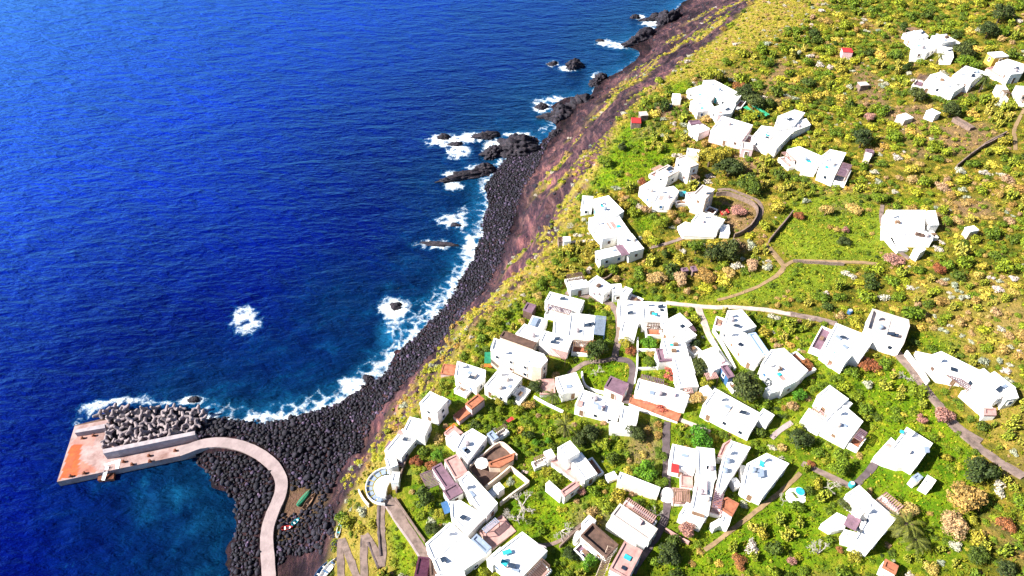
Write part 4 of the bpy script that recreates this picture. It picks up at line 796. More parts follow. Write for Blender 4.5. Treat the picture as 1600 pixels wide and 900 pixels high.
house('long stepped white house parallel to the cliff edge', [('J', (250, 272, 340, 250, 430, 342, 380, 372, 282, 342), 3.4), ('J', (228, 372, 386, 358, 472, 462, 302, 512), 3.6), ('J', (388, 492, 480, 470, 542, 562, 470, 580), 3.6), ('J', (270, 580, 400, 540, 442, 590, 290, 624), 3.2), ('J', (196, 248, 250, 260, 242, 322, 172, 330), 2.6)], door='teal', extras=[('panel', 'J', (385, 540, 425, 530, 460, 590, 415, 605), 3.4, 'purple', 'terrace_mat')])
house('tiny brown and white hut on the cliff edge beside the long stepped house', [('J', (75, 492, 115, 490, 118, 515, 78, 518), 2.2, dict(bare=1, blind=1)), ('J', (45, 495, 72, 490, 75, 518, 48, 522), 1.8, dict(r='brown', w='stone', bare=1, blind=1))], cat='hut', name='hut', group=None)
house('ruined low wall enclosure among the reeds below the tall house', [('J', (765, 675, 800, 670, 810, 690, 775, 695), 1.6, dict(r='purple', w='stone', blind=1, bare=1)), ('J', (820, 665, 850, 662, 862, 690, 835, 695), 1.6, dict(r='purple', w='stone', blind=1, bare=1))], cat='ruin', name='ruin', group=None)
house('white house with brown inner corner on the slope right of the blue shaded house', [('K', (112, 130, 182, 112, 320, 172, 290, 232, 190, 200), 3.2), ('K', (316, 166, 362, 130, 456, 150, 436, 190, 390, 282, 302, 240), 3.8), ('K', (200, 225, 280, 240, 270, 272, 195, 250), 1.2)])
house('big round edged white house on the meadow with a circular drive', [('K', (692, 486, 922, 486, 912, 602, 800, 600, 690, 590), 3.6), ('K', (800, 604, 915, 604, 965, 640, 960, 665, 790, 640), 2.8), ('K', (670, 520, 688, 500, 690, 595, 760, 640, 820, 715, 760, 722, 690, 640), .8), ('K', (945, 490, 990, 495, 980, 560, 940, 580), 2.6), ('K', (858, 715, 885, 690, 915, 712, 890, 742), 2.4)], door='wood')
house('tiny pale shed in dark shrubs right of the big round edged house', [('K', (1160, 588, 1200, 575, 1232, 600, 1180, 615), 2.4, dict(w='cream', bare=1, blind=1))], cat='shed', name='shed', group=None)
house('small white ruin among shrubs above the meadow', [('K', (575, 148, 608, 155, 600, 178, 560, 168), 2.0, dict(w='cream', blind=1, bare=1)), ('K', (570, 128, 615, 130, 618, 150, 580, 146), 1.6, dict(r='purple', w='stone', blind=1, bare=1))], cat='ruin', name='ruin', group=None)
house('cluster of white cubes highest on the far right slope with a dark square opening', [('L', (842, 190, 890, 182, 932, 206, 850, 240), 3.6), ('L', (970, 212, 1040, 206, 1086, 236, 1020, 262), 4.0), ('L', (852, 256, 920, 226, 1008, 268, 930, 312, 850, 306), 3.0), ('L', (1008, 278, 1092, 284, 1070, 340, 1030, 330), 2.8)])
house('white house with a lilac roof edge left of the palm on the far right slope', [('L', (950, 442, 1010, 426, 1082, 470, 1032, 510, 912, 490), 3.4), ('L', (1086, 440, 1150, 396, 1282, 420, 1180, 485), 3.8), ('L', (1010, 512, 1085, 470, 1172, 492, 1082, 545), 2.8)], extras=[('panel', 'L', (945, 455, 1035, 495, 1020, 510, 930, 470), 3.1, 'rose', 'terrace_mat')])
house('ochre walled house at the far right edge', [('L', (1282, 312, 1378, 304, 1392, 330, 1340, 342), 3.4, dict(w='ochre'))], name='ochre_house', group=None)
house('white house with red terraces cut by the right edge of the view', [('L', (1335, 372, 1402, 350, 1502, 382, 1490, 432, 1420, 440), 3.6), ('L', (1300, 402, 1340, 388, 1420, 440, 1380, 470), 1.4, dict(r='pink')), ('L', (1455, 515, 1510, 505, 1515, 560, 1480, 550), 3.0), ('L', (1345, 505, 1392, 505, 1395, 530, 1350, 535), 2.2, dict(blind=1))])
house('broken white ruin on bare soil of the right slope', [('L', (762, 680, 805, 665, 842, 690, 800, 712), 1.6, dict(w='cream', blind=1, bare=1))], cat='ruin', name='ruin', group=None)
house('small white shed with a dark door right of the broken ruin', [('L', (924, 650, 965, 642, 1002, 662, 985, 682), 2.2, dict(bare=1))], cat='shed', name='shed', group=None, door='brown')
house('red roofed hut alone in the upper scrub', [('L', (436, 282, 495, 280, 490, 306, 440, 304), 2.2, dict(r='red', w='rose', blind=1, bare=1, rim=.05))], cat='hut', name='hut', group=None)
house('grey roofed hut alone in the dark shrubs of the upper slope', [('L', (530, 482, 575, 478, 590, 496, 545, 505), 2.0, dict(r='greyroof', w='stone', blind=1, bare=1, rim=.05))], cat='hut', name='hut', group=None)
house('low stone terrace wall on the right slope', [('L', (1078, 692, 1110, 688, 1215, 745, 1190, 752), 1.0, dict(w='stone', r='stone', blind=1, bare=1))], cat='ruin', name='ruin', group=None)

# round bar terrace on the spur
xc, yc, zc, _ = ground(*P('C', 165, 378)[0], 1.0)
bar = empty('bar_terrace', (xc, yc, zc), 'round white bar terrace on the spur with glass panels around its rim', 'terrace')
ang0 = math.atan2(*(np.array(on_z(*P('C', 50, 380)[0], zc)) - np.array([xc, yc]))[::-1])
def arc(r0, r1, a0, a1, z0, z1, name, mat, seg=14, parent=bar):
    mb = MB()
    for i in range(seg + 1):
        a = ang0 + a0 + (a1 - a0) * i / seg
        for r_ in (r0, r1):
            for z in (z0, z1): mb.v.append((r_ * math.cos(a), r_ * math.sin(a), z))
    for i in range(seg):
        k = 4 * i
        mb.f += [[k + 1, k + 3, k + 7, k + 5], [k + 2, k + 6, k + 7, k + 3], [k, k + 1, k + 5, k + 4], [k, k + 4, k + 6, k + 2]]
    mb.f += [[0, 2, 3, 1], [4 * seg, 4 * seg + 1, 4 * seg + 3, 4 * seg + 2]]
    return raw(name, mb.v, mb.f, mat, parent)
arc(.01, 2.7, -1.75, 1.75, -5, 1.0, 'platform', MAT['white'], 22)
arc(.01, 2.7, -1.7, 1.7, 1.0, 1.25, 'floor', MAT['roofwhite'], 20)
for i in range(9):
    a = -1.5 + i * .36; arc(2.95, 4.2, a - .14, a + .14, 1.3, 1.42, 'glass_panel', MAT['steel'], 3)
arc(4.28, 4.4, -1.75, 1.75, 1.0, 1.9, 'rim_wall', MAT['white'], 22)
occupy([(xc + 5 * math.cos(t * .524), yc + 5 * math.sin(t * .524)) for t in range(12)], .5)
house('low white bar building with slate patio behind the round terrace', [('C', (165, 205, 215, 195, 225, 240, 170, 290), 2.6), ('C', (200, 300, 245, 290, 232, 360, 190, 350), 2.4, dict(r='roofwhite')), ('C', (215, 215, 285, 210, 270, 250, 200, 250), .7, dict(r='purple', w='cream'))], cat='bar', name='bar_building', group=None)

# ------------------------------------------------------------------ the pier
ZD = 2.0
def wz_(reg, *c, z=ZD): return [tuple(on_z(x, y, z)) for x, y in P(reg, *c)]
deck = ccw(wz_('G', 108, 648, 212, 322, 420, 282, 380, 440, 915, 398, 912, 478))
dcx = sum(p[0] for p in deck) / 6; dcy = sum(p[1] for p in deck) / 6
pier = empty('pier', (dcx, dcy, 0), 'concrete harbour pier with an orange stained corner and sheltering wall', 'pier')
def pier_mat():
    m, t, b = nodes('pier concrete'); v = N(t, 'ShaderNodeNewGeometry').outputs['Position']
    n1 = noise(t, .35, 7, v, .65); n2 = noise(t, .06, 4, v)
    c = ramp(t, n1.outputs[0], [(.3, (.15, .075, .06)), (.5, (.27, .18, .17)), (.7, (.36, .27, .26))]).outputs[0]
    a = N(t, 'ShaderNodeAttribute', attribute_name='stain'); s = N(t, 'ShaderNodeSeparateColor'); t.links.new(a.outputs['Color'], s.inputs[0])
    f = math_(t, 'ADD', s.outputs[0], math_(t, 'MULTIPLY', math_(t, 'SUBTRACT', n1.outputs[0], .5), math_(t, 'MULTIPLY', s.outputs[0], 1.0)), True)
    o = ramp(t, noise(t, .8, 6, v, .7).outputs[0], [(.3, (.22, .035, .008)), (.7, (.42, .085, .012))]).outputs[0]
    t.links.new(mix(t, f, c, o), b.inputs['Base Color']); b.inputs['Roughness'].default_value = .9
    return m
MAT['pier'] = pier_mat()
mb = MB().prism(deck, -4, ZD)
# deck top as a grid so that the rust stain follows the slab
xs = [p[0] for p in deck]; ys = [p[1] for p in deck]
qx = np.arange(min(xs), max(xs), .5); qy = np.arange(min(ys), max(ys), .5); QX, QY = np.meshgrid(qx, qy, indexing='ij')
mb.build('deck_slab', MAT['pier'], pier, (dcx, dcy, 0))
din = offset(deck, .25)
ins = inpoly(QX, QY, din); cells = ins[:-1, :-1] & ins[1:, :-1] & ins[:-1, 1:] & ins[1:, 1:]
ci, cj = np.nonzero(cells); nyq = len(qy)
FQ = np.stack([ci * nyq + cj, (ci + 1) * nyq + cj, (ci + 1) * nyq + cj + 1, ci * nyq + cj + 1], -1); used, inv = np.unique(FQ.ravel(), return_inverse=True)
dv = np.stack([QX.ravel() - dcx, QY.ravel() - dcy, np.full(QX.size, ZD + .012)], -1)[used]
dt = raw('deck_surface', dv, inv.reshape(-1, 4), MAT['pier'], pier)
spx, spy, _ = project(QX, QY, np.full(QX.shape, ZD))
st = inpoly(spx, spy, P('G', 105, 655, 178, 435, 255, 428, 240, 520, 232, 640)) * 1.0
st = np.maximum(st, .55 * inpoly(spx, spy, P('G', 230, 640, 245, 520, 330, 560, 350, 620))); st = np.maximum(st, .3 * inpoly(spx, spy, P('G', 180, 430, 260, 360, 350, 360, 320, 440)))
sa = dt.data.color_attributes.new('stain', 'FLOAT_COLOR', 'POINT'); sa.data.foreach_set('color', np.stack([st, st, st, np.ones_like(st)], -1).reshape(-1, 4)[used].astype(np.float32).ravel())
q = ccw(wz_('G', 375, 458, 916, 350, 918, 372, 380, 482, z=4.6)); MB().prism(q, ZD - .5, 4.6).build('sea_wall', MAT['greyconc'], pier, (dcx, dcy, 0))
q = ccw(wz_('G', 214, 345, 388, 308, 390, 332, 213, 362, z=3.6)); MB().prism(q, ZD - .5, 3.6).build('low_parapet', MAT['greyconc'], pier, (dcx, dcy, 0))
q = ccw(wz_('G', 210, 318, 398, 272, 420, 284, 400, 300, 215, 338, z=1.2)); MB().prism(q, -4, 1.2).build('outer_ledge', MAT['brown'], pier, (dcx, dcy, 0))
q = ccw(wz_('G', 352, 598, 445, 590, 440, 630, 346, 640, z=.9)); MB().prism(q, -3, .9).build('landing_step', MAT['iron'], pier, (dcx, dcy, 0))
q = ccw(wz_('G', 385, 545, 482, 515, 470, 570, 452, 572, 455, 535, 385, 556, z=ZD + .1)); MB().prism(q, ZD - .3, ZD + .09).build('kerb', MAT['white'], pier, (dcx, dcy, 0))
q = ccw(wz_('G', 700, 518, 745, 508, 748, 522, 702, 530, z=1.2)); MB().prism(q, -2, 1.2).build('landing_step', MAT['greyconc'], pier, (dcx, dcy, 0))
a = Vector((*on_z(*P('G', 405, 555)[0], ZD + .4), ZD + .3)); b = Vector((*on_z(*P('G', 380, 640)[0], 1.0), 1.05))
gw = empty('gangway', tuple(a), 'white sloping gangway plank from pier edge to rusty landing step', 'gangway'); g = MB(); g.bar(a, b, .8, .1); g.build('plank', MAT['white'], gw, tuple(a))
for s in (-1, 1):
    off = Vector((s * .4, 0, .3)); MB().bar(a + off, b + off, .06, .06).build('rail', MAT['steel'], gw, tuple(a))
bmeshes = None
for i, (x, y) in enumerate(P('G', 260, 395, 325, 380, 190, 618, 270, 600, 500, 533, 550, 548, 650, 498, 655, 530, 803, 468)):
    p = on_z(x, y, ZD)
    if bmeshes is None:
        r0 = empty('mooring_bollard', (*p, ZD), 'rusty iron mooring bollard on the pier deck', 'bollard', 'mooring bollards on the pier')
        MB().box((0, 0, .08), (.9, .6, .16)).build('base_plate', MAT['iron'], r0); MB().tube([(0, 0, .1), (0, 0, .4), (0, 0, .45), (0, 0, .62), (0, 0, .68)], [.2, .18, .32, .34, .2], 10).build('post', MAT['iron'], r0, smooth=True); bmeshes = r0
    else:
        r = r0.copy(); COL.objects.link(r); r.location = (*p, ZD)
        for ch in r0.children:
            c = ch.copy(); COL.objects.link(c); c.parent = r

# ------------------------------------------------------------------ rocks
def ico(sub):
    bm = bmesh.new(); bmesh.ops.create_icosphere(bm, subdivisions=sub, radius=1)
    v = np.array([x.co[:] for x in bm.verts]); f = np.array([[q.index for q in p.verts] for p in bm.faces]); bm.free(); return v, f
def rough(v, seed, amp, s=1.0):
    r = np.random.default_rng(seed); o = np.zeros(len(v))
    for k in range(10):
        d = r.normal(size=3); d /= np.linalg.norm(d); o += r.uniform(.3, 1) * np.sin(v @ d * s * r.uniform(1.5, 6) + r.uniform(0, 6)) / (1 + k * .25)
    # planar cuts for angular faces
    w_ = v * (1 + amp * o / 3)[:, None]
    for k in range(13):
        d = r.normal(size=3); d /= np.linalg.norm(d); t = r.uniform(.48, .8); e = w_ @ d - t; w_ = w_ - np.clip(e, 0, None)[:, None] * d * .97
    return w_
def sea_rock(label, pix, rx, ry, h, seed, group=None, rot=0, name='sea_rock'):
    x, y = on_z(*pix, 0.0); v, f = ico(5); r = np.random.default_rng(seed)
    w_ = v.copy(); rad = np.ones(len(v))
    n3 = lambda p, s, sd: fbm(p[:, 0] * 1 + p[:, 2] * .73, p[:, 1] + p[:, 2] * .51, s, sd, 5)
    rad += 1.5 * n3(v, .9, seed) + .8 * np.abs(n3(v, .35, seed + 9)) + .55 * n3(v, .12, seed + 3)
    w_ = v * rad[:, None] * np.array([rx, ry, h]); c, s = math.cos(R(rot)), math.sin(R(rot))
    w_ = np.stack([w_[:, 0] * c - w_[:, 1] * s, w_[:, 0] * s + w_[:, 1] * c, w_[:, 2]], -1)
    o = raw(name, w_, f, MAT['searock'], None, False, (x, y, -.15 * h)); props(o, label, 'rock', group)
for i, (lb, px, py, rx, ry, h, rot) in enumerate([
    ('long low black rock farthest up the coast with surf behind it', 1022, 29, 6, 2.6, 2.6, 20), ('small black rock in foam left of the farthest long rock', 993, 28, 2.6, 1.8, 1.8, 0), ('dark rock stack standing off the coast with foam at its left', 896, 104, 4.6, 3.4, 3.4, 10),
    ('tiny low rock awash in the foam left of the dark stack', 864, 100, 2.2, 1.6, .9, 0), ('pointed pair of rocks close under the dark cliff', 938, 124, 3.6, 3.4, 4.0, 40), ('lower rock in front of the pointed pair at the cliff foot', 929, 133, 2.8, 2.2, 2.2, 0),
    ('largest black rock headland jutting out below the cliff', 905, 172, 8.5, 7.0, 6.5, 30), ('left shoulder of the large black headland over the surf', 872, 183, 5.5, 4.5, 4.2, 0), ('small rock at the left tip of the large headland', 847, 168, 2.2, 1.8, 1.6, 0), ('rock in the sheltered bay below the large headland', 870, 213, 3.2, 2.2, 2.2, 0),
    ('flat topped black point where the boulder beach begins', 806, 232, 7.5, 6.5, 4.2, 30), ('low dark rock ridge behind the surf left of the flat topped point', 763, 214, 5.5, 2.2, 2.2, 5), ('small dark rock farthest out in the surf', 693, 216, 2.4, 1.5, 1.3, 0), ('half drowned rock in the middle of the surf', 712, 226, 2.6, 1.5, .9, 0),
    ('rocks tumbling from the flat topped point into the surf', 768, 240, 4.2, 3.0, 2.2, 60), ('long narrow rock rib reaching out from the boulder beach', 722, 277, 7.5, 2.2, 1.9, 18), ('inner end of the narrow rock rib beside the beach', 757, 268, 4.6, 2.6, 2.6, 10), ('low reddish reef awash off the boulder beach', 690, 382, 5.4, 1.1, .65, -8), ('small brown reef tip inside the big round foam patch', 619, 478, 1.8, 1.3, .8, 0),
    ('broad dark headland rock beneath the farthest yellow slope', 1003, 66, 9.5, 4.5, 5.0, 18), ('dark buttress rock at the foot of the farthest cliff', 1045, 38, 6.5, 4.5, 7.0, 30), ('small rock awash near the shore by the lower reef', 712, 352, 1.6, 1.0, .7, 0), ('black rock at the top corner of the pier boulders', 302, 626, 1.3, 1.0, .9, 0), ('low rock in surf left of the broad headland', 938, 64, 2.0, 1.2, 1.0, 0),
    ('dark boulder standing in the surf off the lower beach', 577, 593, 1.6, 1.4, 1.2, 0), ('pinkish brown crag on the slope beside the sheltered bay', 905, 212, 4.0, 2.5, 4.0, 40)]):
    sea_rock(lb, (px, py), rx, ry, h, 100 + i * 7, 'rocks along the shore', rot)
# beach boulders
BPOLY = COAST[8:31] + FOOT[::-1] + [(470, 760), (450, 720), (440, 740), (300, 690)]
BREAK = [(303, 703), (312, 725), (335, 750), (364, 778), (371, 810), (366, 850), (360, 920), (415, 920), (418, 850), (430, 800), (440, 750), (420, 715), (380, 695), (310, 690)]
RIGHTB = [(425, 920), (428, 850), (440, 800), (460, 790), (490, 830), (520, 840), (530, 920)]
JOIN = [(300, 655), (440, 655), (520, 700), (520, 760), (455, 770), (448, 730), (400, 690), (330, 680), (300, 685)]
roadpts = resample([tuple(on_z(x, y, 3.1)) for x, y in BW]); 
rd = seg_dist(GX, GY, roadpts)
inb = (inpoly(PX, PY, BPOLY) | inpoly(PX, PY, JOIN)) & (HT > -.6); inr = inpoly(PX, PY, BREAK) & (HT > -1.8); inx = inpoly(PX, PY, RIGHTB + [(520, 790), (470, 790)]) | inpoly(PX, PY, P('H', 560, 560, 700, 530, 830, 480, 850, 620, 830, 760, 560, 800))
sand = inpoly(PX, PY, P('H', 620, 430, 690, 370, 760, 390, 830, 430, 800, 480, 700, 530, 620, 560))
okb = (inb | inr | inx) & (rd > 2.3) & ~sand
ci, cj = np.nonzero(okb); cellgrid = {}; BL = []
for lo, hi, nt, need in ((.95, 1.3, 700, 1), (.65, .95, 5000, 1), (.42, .65, 14000, 0), (.26, .42, 26000, 0)):
    for q_ in range(nt):
        k = RNG.integers(len(ci)); x = gx[ci[k]] + RNG.uniform(-.5, .5); y = gy[cj[k]] + RNG.uniform(-.5, .5); r_ = RNG.uniform(lo, hi)
        big = inr[ci[k], cj[k]] or inx[ci[k], cj[k]] or rd[ci[k], cj[k]] < 14
        if need and not big and RNG.random() < (.97 if lo > .9 else .7): continue
        if lo > .9 and RNG.random() < .6: continue
        gk = (int(x // 4), int(y // 4))
        if any((x - x2) ** 2 + (y - y2) ** 2 < (.62 * (r_ + r2_)) ** 2 for a_ in (-1, 0, 1) for b_ in (-1, 0, 1) for (x2, y2, r2_) in cellgrid.get((gk[0] + a_, gk[1] + b_), ())): continue
        cellgrid.setdefault(gk, []).append((x, y, r_)); BL.append((x, y, r_))
bvar = []
for k in range(9):
    v, f = ico(1); o = raw('boulder', rough(v, 400 + k, .3), f, MAT['lava']); bvar.append(o)
BL.sort(key=lambda b: -b[2] / (project(b[0], b[1], 1.0)[2]))
BL = [b for b in BL if -15 < project(b[0], b[1], 1.0)[0] < 1615 and project(b[0], b[1], 1.0)[1] < 915]
usedv = set()
for i, (x, y, r_) in enumerate(BL[:300]):
    k = i % 9
    if k in usedv: o = bvar[k].copy(); COL.objects.link(o)
    else: o = bvar[k]; usedv.add(k)
    o.location = (x, y, float(hgt(x, y)) + r_ * .25); o.scale = (r_ * random.uniform(.9, 1.3), r_ * random.uniform(.8, 1.1), r_ * random.uniform(.7, 1.0)); o.rotation_euler = (random.uniform(-.5, .5), random.uniform(-.5, .5), random.uniform(0, 6.28))
    props(o, 'angular black lava boulder heaped with others along the harbour shore', 'boulder', 'black boulders along the harbour shore')
vs = [rough(ico(1)[0], 500 + k, .3) for k in range(8)]; f2 = ico(1)[1]; VV, FF, kk = [], [], 0
for (x, y, r_) in BL[300:]:
    v = vs[RNG.integers(8)]; a = RNG.uniform(0, 6.28); c, s = math.cos(a), math.sin(a); e = v * np.array([RNG.uniform(.9, 1.35), RNG.uniform(.8, 1.1), RNG.uniform(.65, 1.0)]) * r_
    VV.append(np.stack([e[:, 0] * c - e[:, 1] * s + x, e[:, 0] * s + e[:, 1] * c + y, e[:, 2] + float(hgt(x, y)) + r_ * .25], -1)); FF.append(f2 + kk); kk += len(v)
print('boulders', len(BL))
o = raw('boulder_beach', np.concatenate(VV), np.concatenate(FF), MAT['lava']); props(o, 'mass of black lava boulders covering the long beach under the cliff', 'boulders', None, 'stuff')
# loose dark crags and stones on the cliff slopes
cl = (~plateau) & (HT > 3) & (rock > .5) & ~inb & inpoly(PX, PY, [(480, 850), (620, 560), (780, 300), (900, 130), (1080, -20), (1200, -20), (1000, 160), (900, 330), (780, 470), (640, 650), (520, 800)])
ci, cj = np.nonzero(cl); VV, FF, kk = [], [], 0
for k in RNG.permutation(len(ci))[:900]:
    x, y = gx[ci[k]] + RNG.uniform(-.5, .5), gy[cj[k]] + RNG.uniform(-.5, .5); r_ = RNG.uniform(.2, .6) * (2.3 if RNG.random() < .12 else 1)
    e = vs[RNG.integers(8)] * np.array([RNG.uniform(.9, 1.5), RNG.uniform(.8, 1.2), RNG.uniform(.6, 1.0)]) * r_; VV.append(e + np.array([x, y, float(hgt(x, y))])); FF.append(f2 + kk); kk += len(e)
o = raw('slope_rubble', np.concatenate(VV), np.concatenate(FF), MAT['searock']); props(o, 'loose dark stones scattered over the cliff slopes', 'stones', None, 'stuff')
# tetrapods
def tetra():
    dirs = [Vector((0, 0, 1)), Vector((.943, 0, -.333)), Vector((-.471, .816, -.333)), Vector((-.471, -.816, -.333))]; mb = MB()
    for d in dirs: mb.tube([d * -.1, d * .3, d * 1.25, d * 1.38], [.44, .46, .31, .22], 9)
    return mb
tm = tetra().build('tetrapod', MAT['tetra']); tfirst = True
TPOLY = P('G', 400, 290, 330, 240, 470, 205, 640, 215, 800, 215, 960, 215, 975, 300, 910, 340, 640, 395, 380, 445, 385, 380)
pts_ = []
tries = 0
while len(pts_) < 88 and tries < 9000:
    tries += 1; x, y = random.uniform(315, 990), random.uniform(195, 445)
    if not inpoly(np.array([x]), np.array([y]), [(a * 1.0, b * 1.0) for a, b in [((q[0] - 60) * 3.75, (q[1] - 580) * 3.75) for q in TPOLY]])[0]: continue
    if any((x - a) ** 2 + ((y - b) * 1.25) ** 2 < 41 ** 2 for a, b in pts_): continue
    pts_.append((x, y))
for x, y in pts_:
    if tfirst: o = tm; tfirst = False
    else: o = tm.copy(); COL.objects.link(o)
    zz = 1.2 + 1.3 * max(0, min(1, (y - 215) / 120)) + random.uniform(-.2, .5)
    p = on_z(*P('G', x, y)[0], zz); o.location = (*p, zz); sc = random.uniform(.92, 1.18); o.scale = (sc, sc, sc)
    o.rotation_euler = (random.uniform(0, 6.3), random.uniform(0, 6.3), random.uniform(0, 6.3))
    wet = y < 270
    props(o, 'dark wet concrete tetrapod at the outer surf edge of the pile' if wet else 'pale concrete tetrapod piled behind the pier wall', 'tetrapod', 'tetrapods at the surf edge' if wet else 'tetrapods behind the pier wall')
# rubble core under the tetrapods
q = ccw(wz_('G', 345, 262, 480, 222, 930, 228, 960, 300, 915, 345, 385, 445, 400, 300, z=.2))
cx_, cy_ = np.mean([p[0] for p in q]), np.mean([p[1] for p in q]); MB().prism(q, -4, .3).build('rubble_core', MAT['lava']); props(bpy.data.objects['rubble_core'], 'dark rubble base under the tetrapod pile', 'rubble', None, 'structure')
# ------------------------------------------------------------------ plants
def leaf_cloud(seed, nl, n, leaf, flat=.8, spread=.62, lob=(.26, .48), asp=.6):
    r = np.random.default_rng(seed); out = []
    cen = r.normal(size=(nl, 3)); cen /= np.linalg.norm(cen, axis=1)[:, None]; cen *= (r.random((nl, 1)) ** .5) * spread; cen[:, 2] = np.abs(cen[:, 2]) * flat + .22
    rad = r.uniform(*lob, nl); w_ = rad ** 2 / (rad ** 2).sum(); idx = r.choice(nl, n, p=w_)
    d = r.normal(size=(n, 3)); d /= np.linalg.norm(d, axis=1)[:, None]; d[:, 2] = np.where(d[:, 2] < -.4, -d[:, 2], d[:, 2])
    p = cen[idx] + d * (rad[idx] * r.uniform(.72, 1.08, n))[:, None] * np.array([1, 1, flat]); p[:, 2] = np.maximum(p[:, 2], .03)
    nn = d + r.normal(size=(n, 3)) * .45; nn /= np.linalg.norm(nn, axis=1)[:, None]
    a = np.cross(nn, r.normal(size=(n, 3))); a /= np.linalg.norm(a, axis=1)[:, None]; b = np.cross(nn, a)
    s = leaf * r.uniform(.6, 1.35, n)[:, None]; a = a * s; b = b * s * asp
    V = np.stack([p - a, p - b + nn * s * .12, p + a, p + b + nn * s * .12], 1).reshape(-1, 3); F = np.arange(4 * n).reshape(-1, 4)
    return V, F
def pear_cloud(seed, n):
    r = np.random.default_rng(seed); V, F, pads = [], [], []; k = 0
    for i in range(n):
        s = r.uniform(.10, .16); nn = r.normal(size=3); nn[2] *= .5; nn /= np.linalg.norm(nn)
        a = np.cross(nn, [0, 0, 1]); a /= np.linalg.norm(a) + 1e-6; b = np.cross(a, nn); b = b if b[2] > 0 else -b
        if i < 14: q = r.uniform(0, 6.28); rad = .42 * r.random() ** .5; c = np.array([rad * math.cos(q), rad * math.sin(q), .10])
        else:
            while True:
                pc, pb, pa, ps = pads[r.integers(len(pads))]; t = r.uniform(-1.2, 1.2); c = pc + (pb * math.cos(t) * 1.1 + pa * math.sin(t) * .75) * ps + b * s * .95 + r.normal(size=3) * np.array([.03, .03, .01])
                if c[0] ** 2 + c[1] ** 2 < .95 and c[2] < .95: break
        pads.append((c, b, a, s))
        for q in range(6): V.append(c + a * s * .75 * math.cos(q * 1.047) + b * s * 1.15 * math.sin(q * 1.047))
        V.append(c + nn * s * .22); V.append(c - nn * s * .22)
        for q in range(6): F.append((k + q, k + (q + 1) % 6, k + 6)); F.append((k + (q + 1) % 6, k + q, k + 7))
        k += 8
    return np.array(V), np.array(F)
def twig_cloud(seed, n=130):
    r = np.random.default_rng(seed); mb = MB()
    def br(p, d, L_, rad, lev):
        e = p + d * L_; mb.tube([p, p + d * L_ * .5 + Vector(r.normal(size=3)) * L_ * .06, e], [rad, rad * .8, rad * .55], 4)
        if lev == 0: return
        for _ in range(3 if lev > 1 else 4):
            nd = (d + Vector(r.normal(size=3)) * .6 + Vector((0, 0, .1))).normalized(); br(e, nd, L_ * r.uniform(.55, .8), rad * .6, lev - 1)
    for _ in range(5):
        a = r.uniform(0, 6.28); br(Vector((0, 0, .12)), Vector((math.cos(a) * .75, math.sin(a) * .75, .55)).normalized(), .38, .035, 3)
    return np.array(mb.v), mb.f
KV = {}
def variants(kind):
    if kind in KV: return KV[kind]
    L_ = []
    for k in range(5):
        if kind == 'green': V, F = leaf_cloud(10 + k, 11, 520, .105)
        if kind == 'yellow': V, F = leaf_cloud(60 + k, 12, 420, .10, .6)
        if kind == 'dry': V, F = leaf_cloud(20 + k, 12, 520, .12, .75, .6, (.22, .42), .28)
        if kind == 'grey': V, F = leaf_cloud(30 + k, 14, 520, .085, .6, .65, (.2, .36))
        if kind == 'pear': V, F = pear_cloud(40 + k, 150)
        L_.append((V, F))
    KV[kind] = L_; return L_
DISP = {'green': ('green_shrub', 'dark green rounded shrub'), 'pear': ('prickly_pear', 'yellow green prickly pear clump'), 'dry': ('dry_shrub', 'tan and pinkish dry shrub'), 'grey': ('silver_shrub', 'pale silvery grey shrub'), 'yellow': ('yellow_scrub_bush', 'low yellow green scrub bush')}
PROTO = {}
def proto(kind, k):
    key = (kind, k)
    if key in PROTO: o = PROTO[key].copy(); COL.objects.link(o); return o
    V, F = variants(kind)[k]; o = raw(DISP[kind][0], V, F, MAT['leaf_' + kind]); PROTO[key] = o; return o
